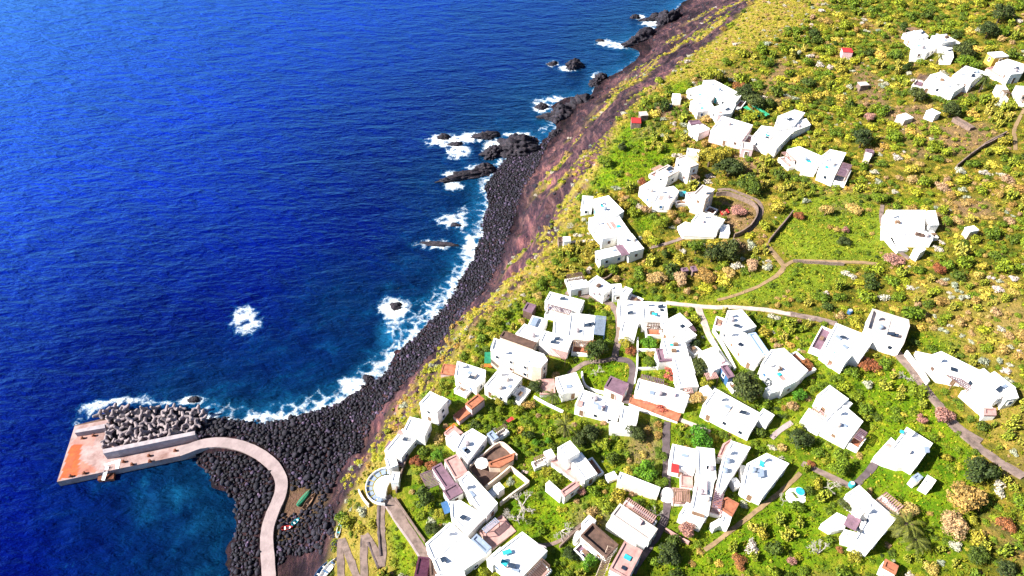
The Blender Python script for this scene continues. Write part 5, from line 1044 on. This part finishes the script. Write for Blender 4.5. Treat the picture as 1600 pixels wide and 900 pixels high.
# trees
TREES = {}
def tree_parts(kind, k):
    key = (kind, k)
    if key in TREES: return TREES[key]
    r = random.Random(hash(kind) % 97 + k); r = random.Random(sum(map(ord, kind)) + k); mb = MB()
    if kind == 'palm':
        mb.tube([(0, 0, -.3), (.03, .02, .5), (.05, 0, 1.1), (.03, .02, 1.55)], [.13, .10, .09, .11], 8)
        V, F = [], []; kk = 0
        for i in range(26):
            a = i * 2.399 + r.uniform(-.2, .2); el = r.uniform(-.35, 1.1); L_ = r.uniform(.85, 1.1); pr = Vector((.03, .02, 1.55)); d = Vector((math.cos(a) * math.cos(el), math.sin(a) * math.cos(el), math.sin(el))); pts = [pr]
            for s in range(9): d = (d + Vector((0, 0, -.16))).normalized(); pts.append(pts[-1] + d * L_ / 9)
            for s in range(1, 9):
                t = (pts[s + 1] - pts[s]).normalized(); sd_ = t.cross(Vector((0, 0, 1))).normalized()
                for g in (-1, 1):
                    for u in (0, .33, .67):
                        b0 = pts[s] + (pts[s + 1] - pts[s]) * u; tip = b0 + sd_ * g * .13 * math.sin(math.pi * (s + 1) / 11) + t * .10 - Vector((0, 0, .07)); w2 = t * .016
                        V += [b0 - w2, b0 + w2, tip + w2 * .3, tip - w2 * .3]; F.append((kk, kk + 1, kk + 2, kk + 3)); kk += 4
        cr = (np.array([tuple(v) for v in V]), np.array(F)); cm = MAT['palm']
    elif kind == 'bare':
        mb.tube([(0, 0, -.25), (0, 0, .05), (.01, 0, .16)], [.07, .06, .05], 7); cr = twig_cloud(70 + k); cm = MAT['twig']
    else:
        tp = Vector((r.uniform(-.06, .06), r.uniform(-.06, .06), .42)); mb.tube([(0, 0, -.3), tp * .5, tp], [.085, .065, .055], 8)
        for i in range(5):
            a = i * 1.257 + r.uniform(-.3, .3); e = tp + Vector((math.cos(a) * .42, math.sin(a) * .42, r.uniform(.25, .5))); mb.tube([tp, (tp + e) / 2 + Vector((0, 0, .06)), e], [.045, .03, .015], 5)
        V, F = leaf_cloud(90 + k + sum(map(ord, kind)), 17, 2100, .062, .85, .66, (.22, .4)); V = V + np.array([0, 0, .28]); cr = (V, F); cm = MAT[{'dark': 'darkleaf', 'olive': 'leaf_green', 'fresh': 'bright', 'rust': 'rustleaf', 'flower': 'flower', 'tan': 'leaf_dry'}[kind]]
    t_ = mb.build('trunk', MAT['bark'], None, (0, 0, 0), True); c_ = raw('crown', cr[0], cr[1], cm)
    TREES[key] = (t_, c_, [0]); return TREES[key]
TNAME = dict(palm='palm_tree', bare='bare_tree', dark='evergreen_tree', olive='olive_tree', fresh='garden_tree', rust='rusty_tree', flower='blossom_tree', tan='dry_tree')
TC = {}
PLANTED = []
def tree(kind, reg, zx, zy, rad, label, group=None, hs=1.0):
    hc = {'palm': 1.5, 'bare': .6}.get(kind, .8)
    px, py = P(reg, zx, zy)[0]; dep = 150
    for _ in range(3):
        rm = 1.2 * rad / 3.75 * dep / FPX; x, y, z, dep_t = ground(px, py, hc * rm * hs); dep = float(project(x, y, z)[2])
    k = TC.get(kind, 0); TC[kind] = k + 1
    t_, c_, cnt = tree_parts(kind, k % 3)
    root = empty(TNAME[kind], (x, y, z), label, 'tree' if kind != 'palm' else 'palm', group, random.uniform(0, 6.28))
    first = cnt[0] == 0; cnt[0] = 1
    for o in (t_, c_):
        c = o if first else o.copy()
        if not first: COL.objects.link(c)
        c.parent = root; c.scale = (1, 1, 1)
    root.scale = (rm * random.uniform(.95, 1.08), rm * random.uniform(.92, 1.05), rm * hs * random.uniform(.92, 1.08))
    PLANTED.append((x, y, rm * .8))
T = tree
T('dark', 'B', 1075, 670, 105, 'largest dense dark tree in front of the very long white house', hs=1.15); T('tan', 'B', 1220, 620, 45, 'tan leafless looking tree right of the largest dark tree'); T('tan', 'B', 785, 750, 50, 'golden brown bush tree at the end of the red terrace')
T('dark', 'F', 1230, 275, 92, 'round dark evergreen standing by the right hand lane', hs=1.15); T('olive', 'F', 430, 260, 70, 'olive tree above the crossing of garden paths'); T('dark', 'F', 190, 90, 72, 'dark tree between the stepped house and the square house'); T('dark', 'F', 455, 470, 50, 'small dark tree hugging the patio house')
T('palm', 'F', 810, 600, 95, 'palm leaning at the corner of the patio house', hs=.8); T('palm', 'F', 860, 690, 80, 'second palm just below the patio house palm', hs=.7); T('palm', 'A', 1140, 740, 52, 'palm on the pink paved terrace'); T('palm', 'L', 1275, 465, 45, 'palm beside the white house on the far right slope'); T('palm', 'C', 1215, 25, 60, 'palm in the dark garden above the house with raised floor', hs=.9)
T('palm', 'L', 1010, 320, 30, 'small palm in the court of the highest white cubes')
T('bare', 'F', 375, 370, 60, 'bare pale tree beside the lower garden path', 'bare pale trees'); T('bare', 'F', 310, 745, 75, 'bare grey tree on the grass below the patio house'); T('bare', 'C', 960, 470, 95, 'wide bare white fig tree in the garden right of the stepped house', hs=.7); T('bare', 'C', 930, 540, 85, 'second bare fig tree in the garden right of the stepped house', hs=.7); T('bare', 'C', 1190, 620, 75, 'bare silvery tree near the garden wall end', hs=.8)
T('bare', 'D', 550, 530, 50, 'bare white tree beside the shaded lane'); T('bare', 'D', 1290, 445, 40, 'small bare tree beside the turquoise pool'); T('bare', 'E', 820, 510, 50, 'bare pale tree at the side of the inland lane'); T('bare', 'B', 200, 590, 45, 'bare pale bushes in the green plot under the lane'); T('bare', 'J', 120, 420, 35, 'pale pinkish bare tree left of the long stepped house')
T('dark', 'D', 620, 760, 78, 'dark tree at the lower edge right of the shaded lane', hs=1.1); T('olive', 'B', 200, 470, 80, 'orange tinged tree in the garden beside the upper lane'); T('rust', 'B', 390, 470, 38, 'rust coloured shrub tree in the small walled garden'); T('olive', 'B', 370, 430, 42, 'green tree in the small walled garden'); T('fresh', 'B', 505, 425, 48, 'yellow green tree against the tall white house column'); T('olive', 'B', 500, 545, 42, 'shrubby tree in the lower small garden')
T('fresh', 'B', 1390, 740, 45, 'bright round green tree below the end of the very long house'); T('dark', 'B', 800, 560, 60, 'dark tree in the shade right of the tall house column'); T('olive', 'B', 840, 660, 45, 'olive bush below the turquoise door cottage'); T('dark', 'B', 770, 430, 36, 'dark bush in the shaded gap right of the tall house column')
T('fresh', 'C', 1040, 120, 26, 'small clipped bright green tree left of another near the white house', 'clipped bright green trees'); T('fresh', 'C', 1115, 105, 24, 'small clipped bright green tree right of another near the white house', 'clipped bright green trees')
T('dark', 'C', 1350, 55, 62, 'dark tree in the shaded garden above the white house'); T('dark', 'C', 1290, 95, 55, 'dark bush behind the white house with raised floor'); T('fresh', 'C', 1360, 820, 55, 'bright green round tree by the roofless stone house'); T('olive', 'C', 1240, 770, 55, 'green tree on the wall line left of the roofless stone house'); T('olive', 'C', 390, 430, 75, 'big shrubby tree in the autumn garden'); T('rust', 'C', 340, 230, 40, 'rust coloured bush in the upper autumn garden'); T('rust', 'C', 430, 245, 38, 'second rust coloured bush in the upper autumn garden'); T('fresh', 'C', 455, 190, 42, 'fresh green tree in the upper autumn garden'); T('dark', 'C', 440, 620, 55, 'dark tree at the foot of the autumn garden'); T('olive', 'C', 480, 540, 45, 'olive tree beside the purple tiled terrace')
T('olive', 'A', 800, 740, 32, 'left small tree in the planted row before the square white house'); T('olive', 'A', 825, 780, 34, 'middle small tree in the planted row before the square white house'); T('olive', 'A', 890, 760, 38, 'right small tree in the planted row before the square white house'); T('dark', 'A', 1040, 690, 48, 'dark tree between the square white house and the palm terrace'); T('rust', 'A', 1390, 450, 60, 'orange brown tree above the curved lane')
T('fresh', 'D', 490, 280, 70, 'green leafy tree beside the low white outbuilding'); T('dark', 'D', 430, 60, 60, 'shaded tree at the foot of the white terrace'); T('fresh', 'D', 800, 90, 85, 'bushy green tree crown filling the walled plot above the three wing house', hs=.8); T('olive', 'D', 580, 350, 45, 'tree hanging over the shaded lane', hs=.9); T('olive', 'D', 575, 190, 40, 'upper tree hanging over the shaded lane', hs=.9); T('flower', 'D', 730, 630, 62, 'pinkish bush below the three wing house'); T('rust', 'D', 1030, 820, 55, 'low rusty red bush in the lower meadow', hs=.5); T('flower', 'D', 1345, 810, 30, 'small pink bush in the lower meadow'); T('flower', 'D', 105, 400, 28, 'pink bush beside the L shaped outbuilding')
T('flower', 'E', 1030, 745, 68, 'mauve pink tree hanging over the inland lane'); T('flower', 'E', 900, 760, 38, 'smaller mauve bush left of the mauve lane tree'); T('rust', 'E', 230, 440, 34, 'rusty bush beside the clipped corner house'); T('rust', 'E', 600, 440, 60, 'reddish brown shrub tree below the clipped corner house', hs=.6)
T('tan', 'F', 830, 520, 65, 'tan feathery tree right of the patio house'); T('tan', 'F', 1160, 430, 110, 'tall tan feathery tree in the lower right scrub'); T('tan', 'F', 1090, 590, 90, 'broad tan tree below the tall feathery one', hs=.8); T('rust', 'F', 1400, 600, 55, 'orange brown bush in the lower right scrub'); T('rust', 'F', 420, 745, 24, 'small red bush on the grass below the patio house', 'small red bushes on the grass'); T('flower', 'F', 145, 810, 28, 'pinkish red bush on the grass near the prickly pears'); T('rust', 'F', 255, 238, 22, 'small red bush above the garden path'); T('olive', 'F', 1230, 770, 65, 'green bush tree at the lower right corner'); T('dark', 'F', 1400, 860, 70, 'dark bush in the lower right corner')
T('flower', 'J', 1110, 330, 60, 'reddish bare bush in the sunken garden', hs=.6); T('rust', 'J', 1455, 362, 28, 'orange red bush at the edge of the meadow'); T('rust', 'K', 185, 510, 32, 'red bush at the left of the meadow'); T('tan', 'K', 345, 475, 48, 'tan bush at the upper edge of the meadow'); T('tan', 'K', 510, 465, 55, 'second tan bush at the upper edge of the meadow', hs=.7); T('flower', 'K', 455, 595, 28, 'mauve bush alone in the meadow'); T('dark', 'K', 440, 660, 45, 'dark bush alone in the meadow', hs=.7); T('olive', 'K', 660, 400, 52, 'rounded olive tree above the circular drive'); T('flower', 'K', 750, 765, 60, 'pink bush row at the foot of the meadow house', hs=.5); T('rust', 'K', 1000, 815, 40, 'orange bush below the meadow house')
T('dark', 'L', 880, 540, 62, 'dark green round tree below the lilac edged house'); T('dark', 'L', 1380, 60, 70, 'big tree at the top right corner', hs=1.1); T('dark', 'L', 1300, 170, 60, 'dark tree strip below the top right corner'); T('dark', 'L', 1150, 280, 70, 'dark tree right of the highest white cubes'); T('olive', 'L', 1160, 350, 55, 'olive tree below the highest white cubes'); T('dark', 'L', 560, 800, 75, 'dark tree above the white ruin'); T('dark', 'L', 1080, 640, 55, 'dark tree right of the small white shed'); T('flower', 'L', 600, 680, 40, 'pink bush above the dark tree on the slope')
T('olive', 'I', 940, 540, 75, 'olive tree beside the pinkish cube'); T('dark', 'I', 1060, 590, 85, 'dark tree group left part below the rose walled house'); T('olive', 'I', 1180, 690, 80, 'olive tree above the round garden wall'); T('dark', 'I', 420, 480, 32, 'dark round bush on the cliff lawn'); T('olive', 'I', 320, 560, 55, 'brownish green bush on the cliff edge'); T('rust', 'I', 540, 690, 32, 'pinkish bush left of the white house group'); T('olive', 'I', 960, 60, 65, 'bush at the top of the cliff lawn'); T('dark', 'I', 1150, 160, 65, 'dark tree behind the rambling house'); T('dark', 'I', 1200, 210, 65, 'dark tree above the green nets'); T('rust', 'I', 1110, 130, 40, 'orange tree behind the rambling house')
T('olive', 'J', 660, 390, 50, 'brownish tree beside the small terraced plots'); T('dark', 'J', 960, 570, 70, 'tall dark tree in the row below the low cottage', hs=1.2); T('olive', 'J', 860, 540, 60, 'left tree of the row below the low cottage'); T('dark', 'J', 1060, 550, 75, 'right dark tree of the row below the low cottage', hs=1.1); T('tan', 'J', 620, 720, 60, 'golden reeds at the left of the reed row', hs=.7); T('tan', 'J', 770, 730, 60, 'golden reeds in the middle of the reed row', hs=.7); T('tan', 'J', 910, 710, 65, 'golden reeds at the right of the reed row', hs=.7); T('tan', 'J', 1050, 690, 42, 'small golden reeds ending the reed row', hs=.7); T('tan', 'J', 1190, 650, 50, 'golden reeds below the prickly pear bank', hs=.7)

# hand placed prickly pear clumps and the rest of the scrub
sx, sy, sd_ = project(GX, GY, HT)
inview = (sx > -40) & (sx < 1640) & (sy > -30) & (sy < 950)
lush = np.zeros(GX.shape, bool)
for q in LUSH: lush |= inpoly(PX, PY, q)
soilm = np.zeros(GX.shape, bool)
for q in SOIL: soilm |= inpoly(PX, PY, q)
beltm = inpoly(PX, PY, belt)
hill = inpoly(PX, PY, [(940, 0), (1700, -60), (1700, 640), (1480, 600), (1330, 480), (1100, 460), (980, 440), (880, 440), (900, 300)])
PEAR = [P('B', 1180, 270, 1420, 280, 1480, 420, 1440, 560, 1300, 440, 1200, 350), P('D', 950, 780, 1060, 650, 1200, 500, 1420, 490, 1440, 560, 1250, 740, 1180, 900), P('F', 1280, 380, 1500, 330, 1500, 470, 1340, 470), P('F', 940, 720, 1240, 640, 1430, 760, 1230, 870, 1000, 800),
        P('E', 0, 140, 240, 180, 320, 330, 300, 440, 120, 330), P('E', 560, 560, 760, 520, 1000, 640, 960, 720, 700, 660), P('I', 1150, 540, 1300, 560, 1330, 700, 1240, 740), P('J', 1120, 520, 1270, 540, 1260, 640, 1110, 620), P('I', 560, 440, 680, 420, 660, 530, 560, 520), P('L', 1200, 620, 1500, 560, 1480, 720, 1280, 760), P('E', 1180, 780, 1500, 700, 1500, 900, 1300, 900), P('K', 80, 320, 280, 330, 250, 440, 80, 430), P('J', 30, 530, 200, 540, 220, 700, 60, 760)]
pearm = np.zeros(GX.shape, bool)
for q in PEAR: pearm |= inpoly(PX, PY, q)
drym = inpoly(PX, PY, [(1420, 440), (1600, 430), (1600, 780), (1560, 720), (1480, 560)]) | inpoly(PX, PY, P('K', 1000, 400, 1500, 380, 1500, 560, 1100, 560)) | inpoly(PX, PY, P('E', 700, 0, 1500, 0, 1500, 480, 1000, 330))
greyn = fbm(GX, GY, 30, 91); pearn = fbm(GX, GY, 22, 95); dens = fbm(GX, GY, 14, 97)
ok = inview & ~OCC & (HT > 5) & (plateau | beltm | ((ledge > .35) & (H0 > 8)))
ci, cj = np.nonzero(ok); order = RNG.permutation(len(ci)); cells = {}; SH = []
def free(x, y, r_):
    gk = (int(x // 4), int(y // 4))
    for a_ in (-1, 0, 1):
        for b_ in (-1, 0, 1):
            for (x2, y2, r2_) in cells.get((gk[0] + a_, gk[1] + b_), ()):
                if (x - x2) ** 2 + (y - y2) ** 2 < (.66 * (r_ + r2_)) ** 2: return False
    return True
for x, y, r_ in PLANTED:
    cells.setdefault((int(x // 4), int(y // 4)), []).append((x, y, r_))
for k in order:
    i, j = ci[k], cj[k]; x = gx[i] + RNG.uniform(-.5, .5); y = gy[j] + RNG.uniform(-.5, .5); u = RNG.random(); v_ = RNG.random()
    if not plateau[i, j] and not beltm[i, j] and u > .45: continue
    if (beltm[i, j] or not plateau[i, j]) and not pearm[i, j]:
        kind = 'yellow' if v_ < .72 else ('pear' if v_ < .82 else ('dry' if v_ < .92 else 'grey')); r_ = RNG.uniform(.6, 1.5); keep_ = .85
    elif pearm[i, j]: kind = 'pear' if v_ < .8 else ('grey' if v_ < .88 else 'green'); r_ = RNG.uniform(1.2, 2.4); keep_ = 1
    elif lush[i, j]: kind = 'green' if v_ < .78 else ('yellow' if v_ < .92 else 'dry'); r_ = RNG.uniform(.4, 1.4); keep_ = .08 + .2 * (dens[i, j] > .07)
    elif soilm[i, j]: kind = 'dry' if v_ < .4 else 'green'; r_ = RNG.uniform(.5, 1.5); keep_ = .3
    elif drym[i, j]: kind = 'dry' if v_ < .36 else ('grey' if v_ < .62 else ('pear' if v_ < .78 else ('yellow' if v_ < .9 else 'green'))); r_ = RNG.uniform(.9, 2.0); keep_ = .9
    elif hill[i, j]:
        q_ = min(max(.5 + 1.5 * pearn[i, j], 0), 1) * .5 + v_ * .5
        kind = 'green' if q_ < .53 else ('yellow' if q_ < .64 else ('pear' if q_ < .70 else ('dry' if v_ < .88 else 'grey'))); r_ = RNG.uniform(1.1, 3.1) * (.8 if kind in ('dry', 'grey') else (1.15 if q_ < .4 else 1)); keep_ = .95 if dens[i, j] > -.16 else .15
    else: kind = 'green' if v_ < .76 else ('yellow' if v_ < .80 else ('pear' if v_ < .86 else ('dry' if v_ < .95 else 'grey'))); r_ = RNG.uniform(.8, 2.2); keep_ = .95 if dens[i, j] > -.2 else .3
    if u > keep_ or not free(x, y, r_): continue
    rr = r_ * .75
    if OCC[int((x - X0 + rr) / GS), j] or OCC[int((x - X0 - rr) / GS), j] or OCC[i, int((y - Y0 + rr) / GS)] or OCC[i, int((y - Y0 - rr) / GS)]: continue
    cells.setdefault((int(x // 4), int(y // 4)), []).append((x, y, r_)); zone = 'cliff' if beltm[i, j] else ('hill' if hill[i, j] else 'village')
    SH.append((kind, x, y, r_, zone))
# smaller growth fills the gaps
for k in RNG.permutation(len(ci)):
    i, j = ci[k], cj[k]; x = gx[i] + RNG.uniform(-.5, .5); y = gy[j] + RNG.uniform(-.5, .5); v_ = RNG.random()
    if lush[i, j] or soilm[i, j] or RNG.random() < .25: continue
    r_ = RNG.uniform(.45, 1.1); kind = ('yellow' if v_ < .55 else 'pear' if v_ < .65 else 'dry' if v_ < .9 else 'grey') if (beltm[i, j] or drym[i, j]) else ('green' if v_ < (.34 if hill[i, j] else .66) else 'yellow' if v_ < (.64 if hill[i, j] else .72) else 'pear' if v_ < .74 else 'dry' if v_ < .95 else 'grey')
    if dens[i, j] < -.2 or not free(x, y, r_): continue
    if OCC[int((x - X0 + .6) / GS), j] or OCC[int((x - X0 - .6) / GS), j] or OCC[i, int((y - Y0 + .6) / GS)] or OCC[i, int((y - Y0 - .6) / GS)]: continue
    cells.setdefault((int(x // 4), int(y // 4)), []).append((x, y, r_)); SH.append((kind, x, y, r_, 'cliff' if beltm[i, j] else ('hill' if hill[i, j] else 'village')))
ZT = {'cliff': 'on the dry clifftop belt', 'hill': 'on the upper hillside', 'village': 'among the village houses'}
cnt = {}
for kind in DISP:
    L_ = sorted([s for s in SH if s[0] == kind], key=lambda s: -s[3] / float(project(s[1], s[2], 30.0)[2])); cnt[kind] = len(L_)
    for i, (_, x, y, r_, zone) in enumerate(L_[:290]):
        o = proto(kind, i % 5); o.location = (x, y, float(hgt(x, y)) - .1); hz = random.uniform(.85, 1.4) * (.75 if kind in ('yellow', 'grey') else 1)
        o.scale = (r_ * random.uniform(.9, 1.25), r_ * random.uniform(.85, 1.1), r_ * hz); o.rotation_euler = (random.uniform(-.1, .1), random.uniform(-.1, .1), random.uniform(0, 6.28))
        props(o, DISP[kind][1] + ' ' + ZT[zone], 'shrub' if kind != 'pear' else 'cactus', DISP[kind][0].replace('_', ' ') + 's ' + ZT[zone])
    VV, FF, kk = [], [], 0
    for (_, x, y, r_, zone) in L_[290:]:
        V, F = variants(kind)[RNG.integers(5)]; a = RNG.uniform(0, 6.28); c, s = math.cos(a), math.sin(a); e = V * np.array([r_ * RNG.uniform(.9, 1.25), r_ * RNG.uniform(.85, 1.1), r_ * RNG.uniform(.65, 1.1) * (.75 if kind in ('yellow', 'grey') else 1)])
        VV.append(np.stack([e[:, 0] * c - e[:, 1] * s + x, e[:, 0] * s + e[:, 1] * c + y, e[:, 2] + float(hgt(x, y)) - .1], -1)); FF.append(F + kk); kk += len(V)
    if VV:
        o = raw(DISP[kind][0].rsplit('_', 1)[0] + '_undergrowth', np.concatenate(VV), np.concatenate(FF), MAT['mass_' + kind]); props(o, 'mass of farther ' + DISP[kind][1] + 's covering the slopes', 'undergrowth', None, 'stuff')
print('shrubs', cnt)
# grass and weeds: short tufts over the open ground
tv, tf, kk = [], [], 0
gm = inview & ~OCC & (HT > 6) & plateau & (RNG.random(GX.shape) < np.where(hill & ~lush, .22, np.where(lush, .85, .5)))
gi, gj = np.nonzero(gm)
nG = len(gi); px_ = gx[gi] + RNG.uniform(-.5, .5, nG); py_ = gy[gj] + RNG.uniform(-.5, .5, nG); pz_ = hgt(px_, py_)
V4 = []
for q in range(5):
    a = RNG.uniform(0, 6.28, nG); L_ = RNG.uniform(.15, .55, nG); ox = RNG.normal(0, .35, nG); oy = RNG.normal(0, .35, nG); bx, by = px_ + ox, py_ + oy; bz = pz_ - .05
    w2 = RNG.uniform(.08, .24, nG); dx, dy = np.cos(a), np.sin(a); lean = RNG.uniform(-.2, .3, nG)
    V4.append(np.stack([np.stack([bx - dx * w2, by - dy * w2, bz], -1), np.stack([bx + dx * w2, by + dy * w2, bz], -1), np.stack([bx + dx * w2 * .6 - dy * lean, by + dy * w2 * .6 + dx * lean, bz + L_], -1), np.stack([bx - dx * w2 * .6 - dy * lean, by - dy * w2 * .6 + dx * lean, bz + L_ * .8], -1)], 1).reshape(-1, 3))
GV = np.concatenate(V4); GF = np.arange(len(GV)).reshape(-1, 4)
MAT['grass'] = leaf_mat('grass blades', [(0, (.08, .13, .005)), (.5, (.19, .22, .008)), (1, (.34, .25, .04))], .3, 'pos')
o = raw('grass', GV, GF, MAT['grass']); props(o, 'short wild grass tufts over the open ground', 'grass', None, 'stuff')

# ------------------------------------------------------------------ small things
def boat(label, pix, L_, wd, ang, mh, mi, flip=False):
    x, y, z, _ = ground(*pix, .3); r = empty('rowing_boat', (x, y, z + (.35 if not flip else .75)), label, 'boat', None, ang); V, F = [], []; ns = 9
    for i in range(ns):
        t = i / (ns - 1); b = wd / 2 * math.sin(math.pi * min(1, .12 + t * .95)) ** .6 * (1 if t < .98 else .1); xx = (t - .5) * L_; sh = .12 * (2 * t - 1) ** 2
        for yy, zz in ((-b, .45 + sh), (-b * .75, .05), (0, -.1), (b * .75, .05), (b, .45 + sh)): V.append((xx, yy, zz if not flip else -zz))
    for i in range(ns - 1):
        for q in range(4): F.append([i * 5 + q, i * 5 + q + 1, i * 5 + q + 6, i * 5 + q + 5])
    F.append([0, 1, 2, 3, 4]); F.append([(ns - 1) * 5 + q for q in range(5)])
    h = raw('hull', V, F, MAT[mh], r); sm = h.modifiers.new('t', 'SOLIDIFY'); sm.thickness = .06
    if not flip:
        for xx in (-.2, .22): MB().box((xx * L_, 0, .3), (.28, wd * .72, .05)).build('thwart', MAT[mi], r)
    else: MB().box((0, 0, .12), (L_ * .9, .08, .1)).build('keel', MAT[mi], r)
boat('white and blue open boat hauled up at the foot of the zigzag path', P('H', 880, 855)[0], 5.2, 1.7, R(58), 'white', 'blue'); boat('bright blue boat beside the white boat at the lower edge', P('H', 835, 875)[0], 4.4, 1.5, R(65), 'blue', 'white'); boat('green boat lying upturned on the harbour sand', P('H', 735, 440)[0], 5.0, 1.3, R(62), 'green', 'wood', True)
boat('weathered wooden boat next to the upturned green boat', P('H', 765, 465)[0], 4.6, 1.3, R(66), 'wood', 'brown'); boat('narrow white boat leaning on the slope above the harbour', P('H', 938, 630)[0], 3.8, .9, R(88), 'white', 'teal')
boat('small red boat pulled up among the harbour boulders', P('H', 635, 622)[0], 2.6, 1.1, R(10), 'red', 'white'); boat('small turquoise boat among the harbour boulders', P('H', 685, 585)[0], 2.2, 1.0, R(50), 'teal', 'white'); 
boat('pale boat lying in the yard of the roofless stone house', P('C', 1290, 660)[0], 4.6, 1.4, R(66), 'white', 'wood')
def sheet(name, label, cat, pix, mat, lift, wav=.25, group=None):
    a, b, c, d = [Vector(ground(x, y, lift)[:2]) for x, y in pix]; V, F = [], []; nn = 12
    for i in range(nn + 1):
        for j in range(nn + 1):
            u, v = i / nn, j / nn; p = (a * (1 - u) + b * u) * (1 - v) + (d * (1 - u) + c * u) * v; V.append((p.x, p.y, float(hgt(p.x, p.y)) + lift + wav * math.sin(u * 9 + v * 4) * .5 * random.uniform(.5, 1)))
    for i in range(nn):
        for j in range(nn): F.append([i * (nn + 1) + j, (i + 1) * (nn + 1) + j, (i + 1) * (nn + 1) + j + 1, i * (nn + 1) + j + 1])
    o = raw(name, V, F, MAT[mat]); o.modifiers.new('t', 'SOLIDIFY').thickness = .04; props(o, label, cat, group)
sheet('garden_net', 'green garden net strip nearer the rambling white house', 'net', P('I', 1130, 255, 1150, 245, 1235, 300, 1215, 312), 'net', 1.2); sheet('garden_net', 'green garden net strip nearer the blue shaded house', 'net', P('I', 1180, 245, 1200, 240, 1285, 295, 1262, 305), 'net', 1.2)
sheet('tarpaulin', 'crumpled red and white tarpaulin in the sunken garden', 'tarpaulin', P('J', 990, 335, 1040, 325, 1050, 345, 1000, 360), 'red', .5); sheet('tarpaulin', 'orange tarpaulin below the green awning of the sandstone house', 'tarpaulin', P('A', 738, 558, 785, 560, 780, 578, 735, 572), 'orange', .8, .1); sheet('tarpaulin', 'orange red cloth on the stony yard above the courtyard', 'tarpaulin', P('C', 512, 40, 560, 5, 575, 15, 525, 50), 'orange', .9, .1); sheet('tarpaulin', 'bright red cover beside the dark tree row near the courtyard', 'tarpaulin', P('A', 865, 890, 900, 865, 915, 880, 880, 900), 'red', 1.0, .1)
def pool(label, pix, r_, mat):
    x, y, z, _ = ground(*pix, .5); o = empty('garden_pool', (x, y, z), label, 'pool'); mb = MB(); mb.tube([(0, 0, -.5), (0, 0, .75)], [r_, r_], 22); mb.build('basin', MAT['white'], o, (0, 0, 0)); MB().tube([(0, 0, .7), (0, 0, .82)], [r_ * .9, r_ * .9], 22).build('water_cover', MAT[mat], o)
    q = [(x + (r_ + .9) * math.cos(t * .6283) - .9, y + (r_ + .9) * math.sin(t * .6283) - .8) for t in range(10)]; MB().prism([(a - x, b - y) for a, b in q], -.6, .3).build('slab', MAT['white'], o)
pool('round turquoise pool on a white slab in the lower meadow', P('D', 1385, 408)[0], .95, 'teal')
for i, (rg_, zx, zy, lb) in enumerate([('I', 705, 245, 'blue plastic barrel left of the rambling house'), ('E', 480, 140, 'blue barrel in scrub above the lane'), ('F', 490, 365, 'turquoise barrel at the garden path crossing'), ('C', 1310, 770, 'pale blue barrel by the garden wall')]):
    x, y, z, _ = ground(*P(rg_, zx, zy)[0], .5); r = empty('barrel', (x, y, z), lb, 'barrel'); MB().tube([(0, 0, -.2), (0, 0, .2), (0, 0, .9), (0, 0, 1.05)], [.5, .58, .58, .5], 14).build('body', MAT['blue' if i != 2 else 'teal'], r, smooth=False); MB().tube([(0, 0, 1.04), (0, 0, 1.14)], [.34, .34], 12).build('lid', MAT['white'], r)
def parasol(label, pix, mat, group):
    x, y, z, _ = ground(*pix, 2.2); r = empty('parasol', (x, y, z), label, 'parasol', group); MB().tube([(0, 0, 0), (0, 0, 2.5)], [.04, .04], 6).build('pole', MAT['steel'], r)
    V = [(0, 0, 2.6)] + [(1.5 * math.cos(k * .785), 1.5 * math.sin(k * .785), 2.1) for k in range(8)]; o = raw('canopy', V, [[0, 1 + k, 1 + (k + 1) % 8] for k in range(8)], MAT[mat], r); o.modifiers.new('t', 'SOLIDIFY').thickness = .03
parasol('white parasol in the sunken courtyard', P('C', 722, 238)[0], 'white', None)

V_, F_ = leaf_cloud(301, 16, 420, .11, .5, .8, (.2, .36))
for lb, rg_, zx, zy, sx_, sy_, rz_, dz in (('red flowering creeper spilling over the terrace facing the slate lane', 'B', 490, 770, 4.2, 1.3, -.35, 1.3), ('smaller red creeper at the right end of the terrace facing the slate lane', 'B', 580, 815, 1.8, 1.1, -.3, 1.3), ('pinkish red creeper on the wall foot of the tall house column', 'B', 625, 615, 2.6, 1.7, -1.1, 1.2)):
    x, y, z, _ = ground(*P(rg_, zx, zy)[0], dz); o = raw('flowering_creeper', V_, F_, MAT['redflower'], None, False, (x, y, z + dz - .35)); o.scale = (sx_, sy_, .9); o.rotation_euler = (0, 0, rz_); props(o, lb, 'creeper')
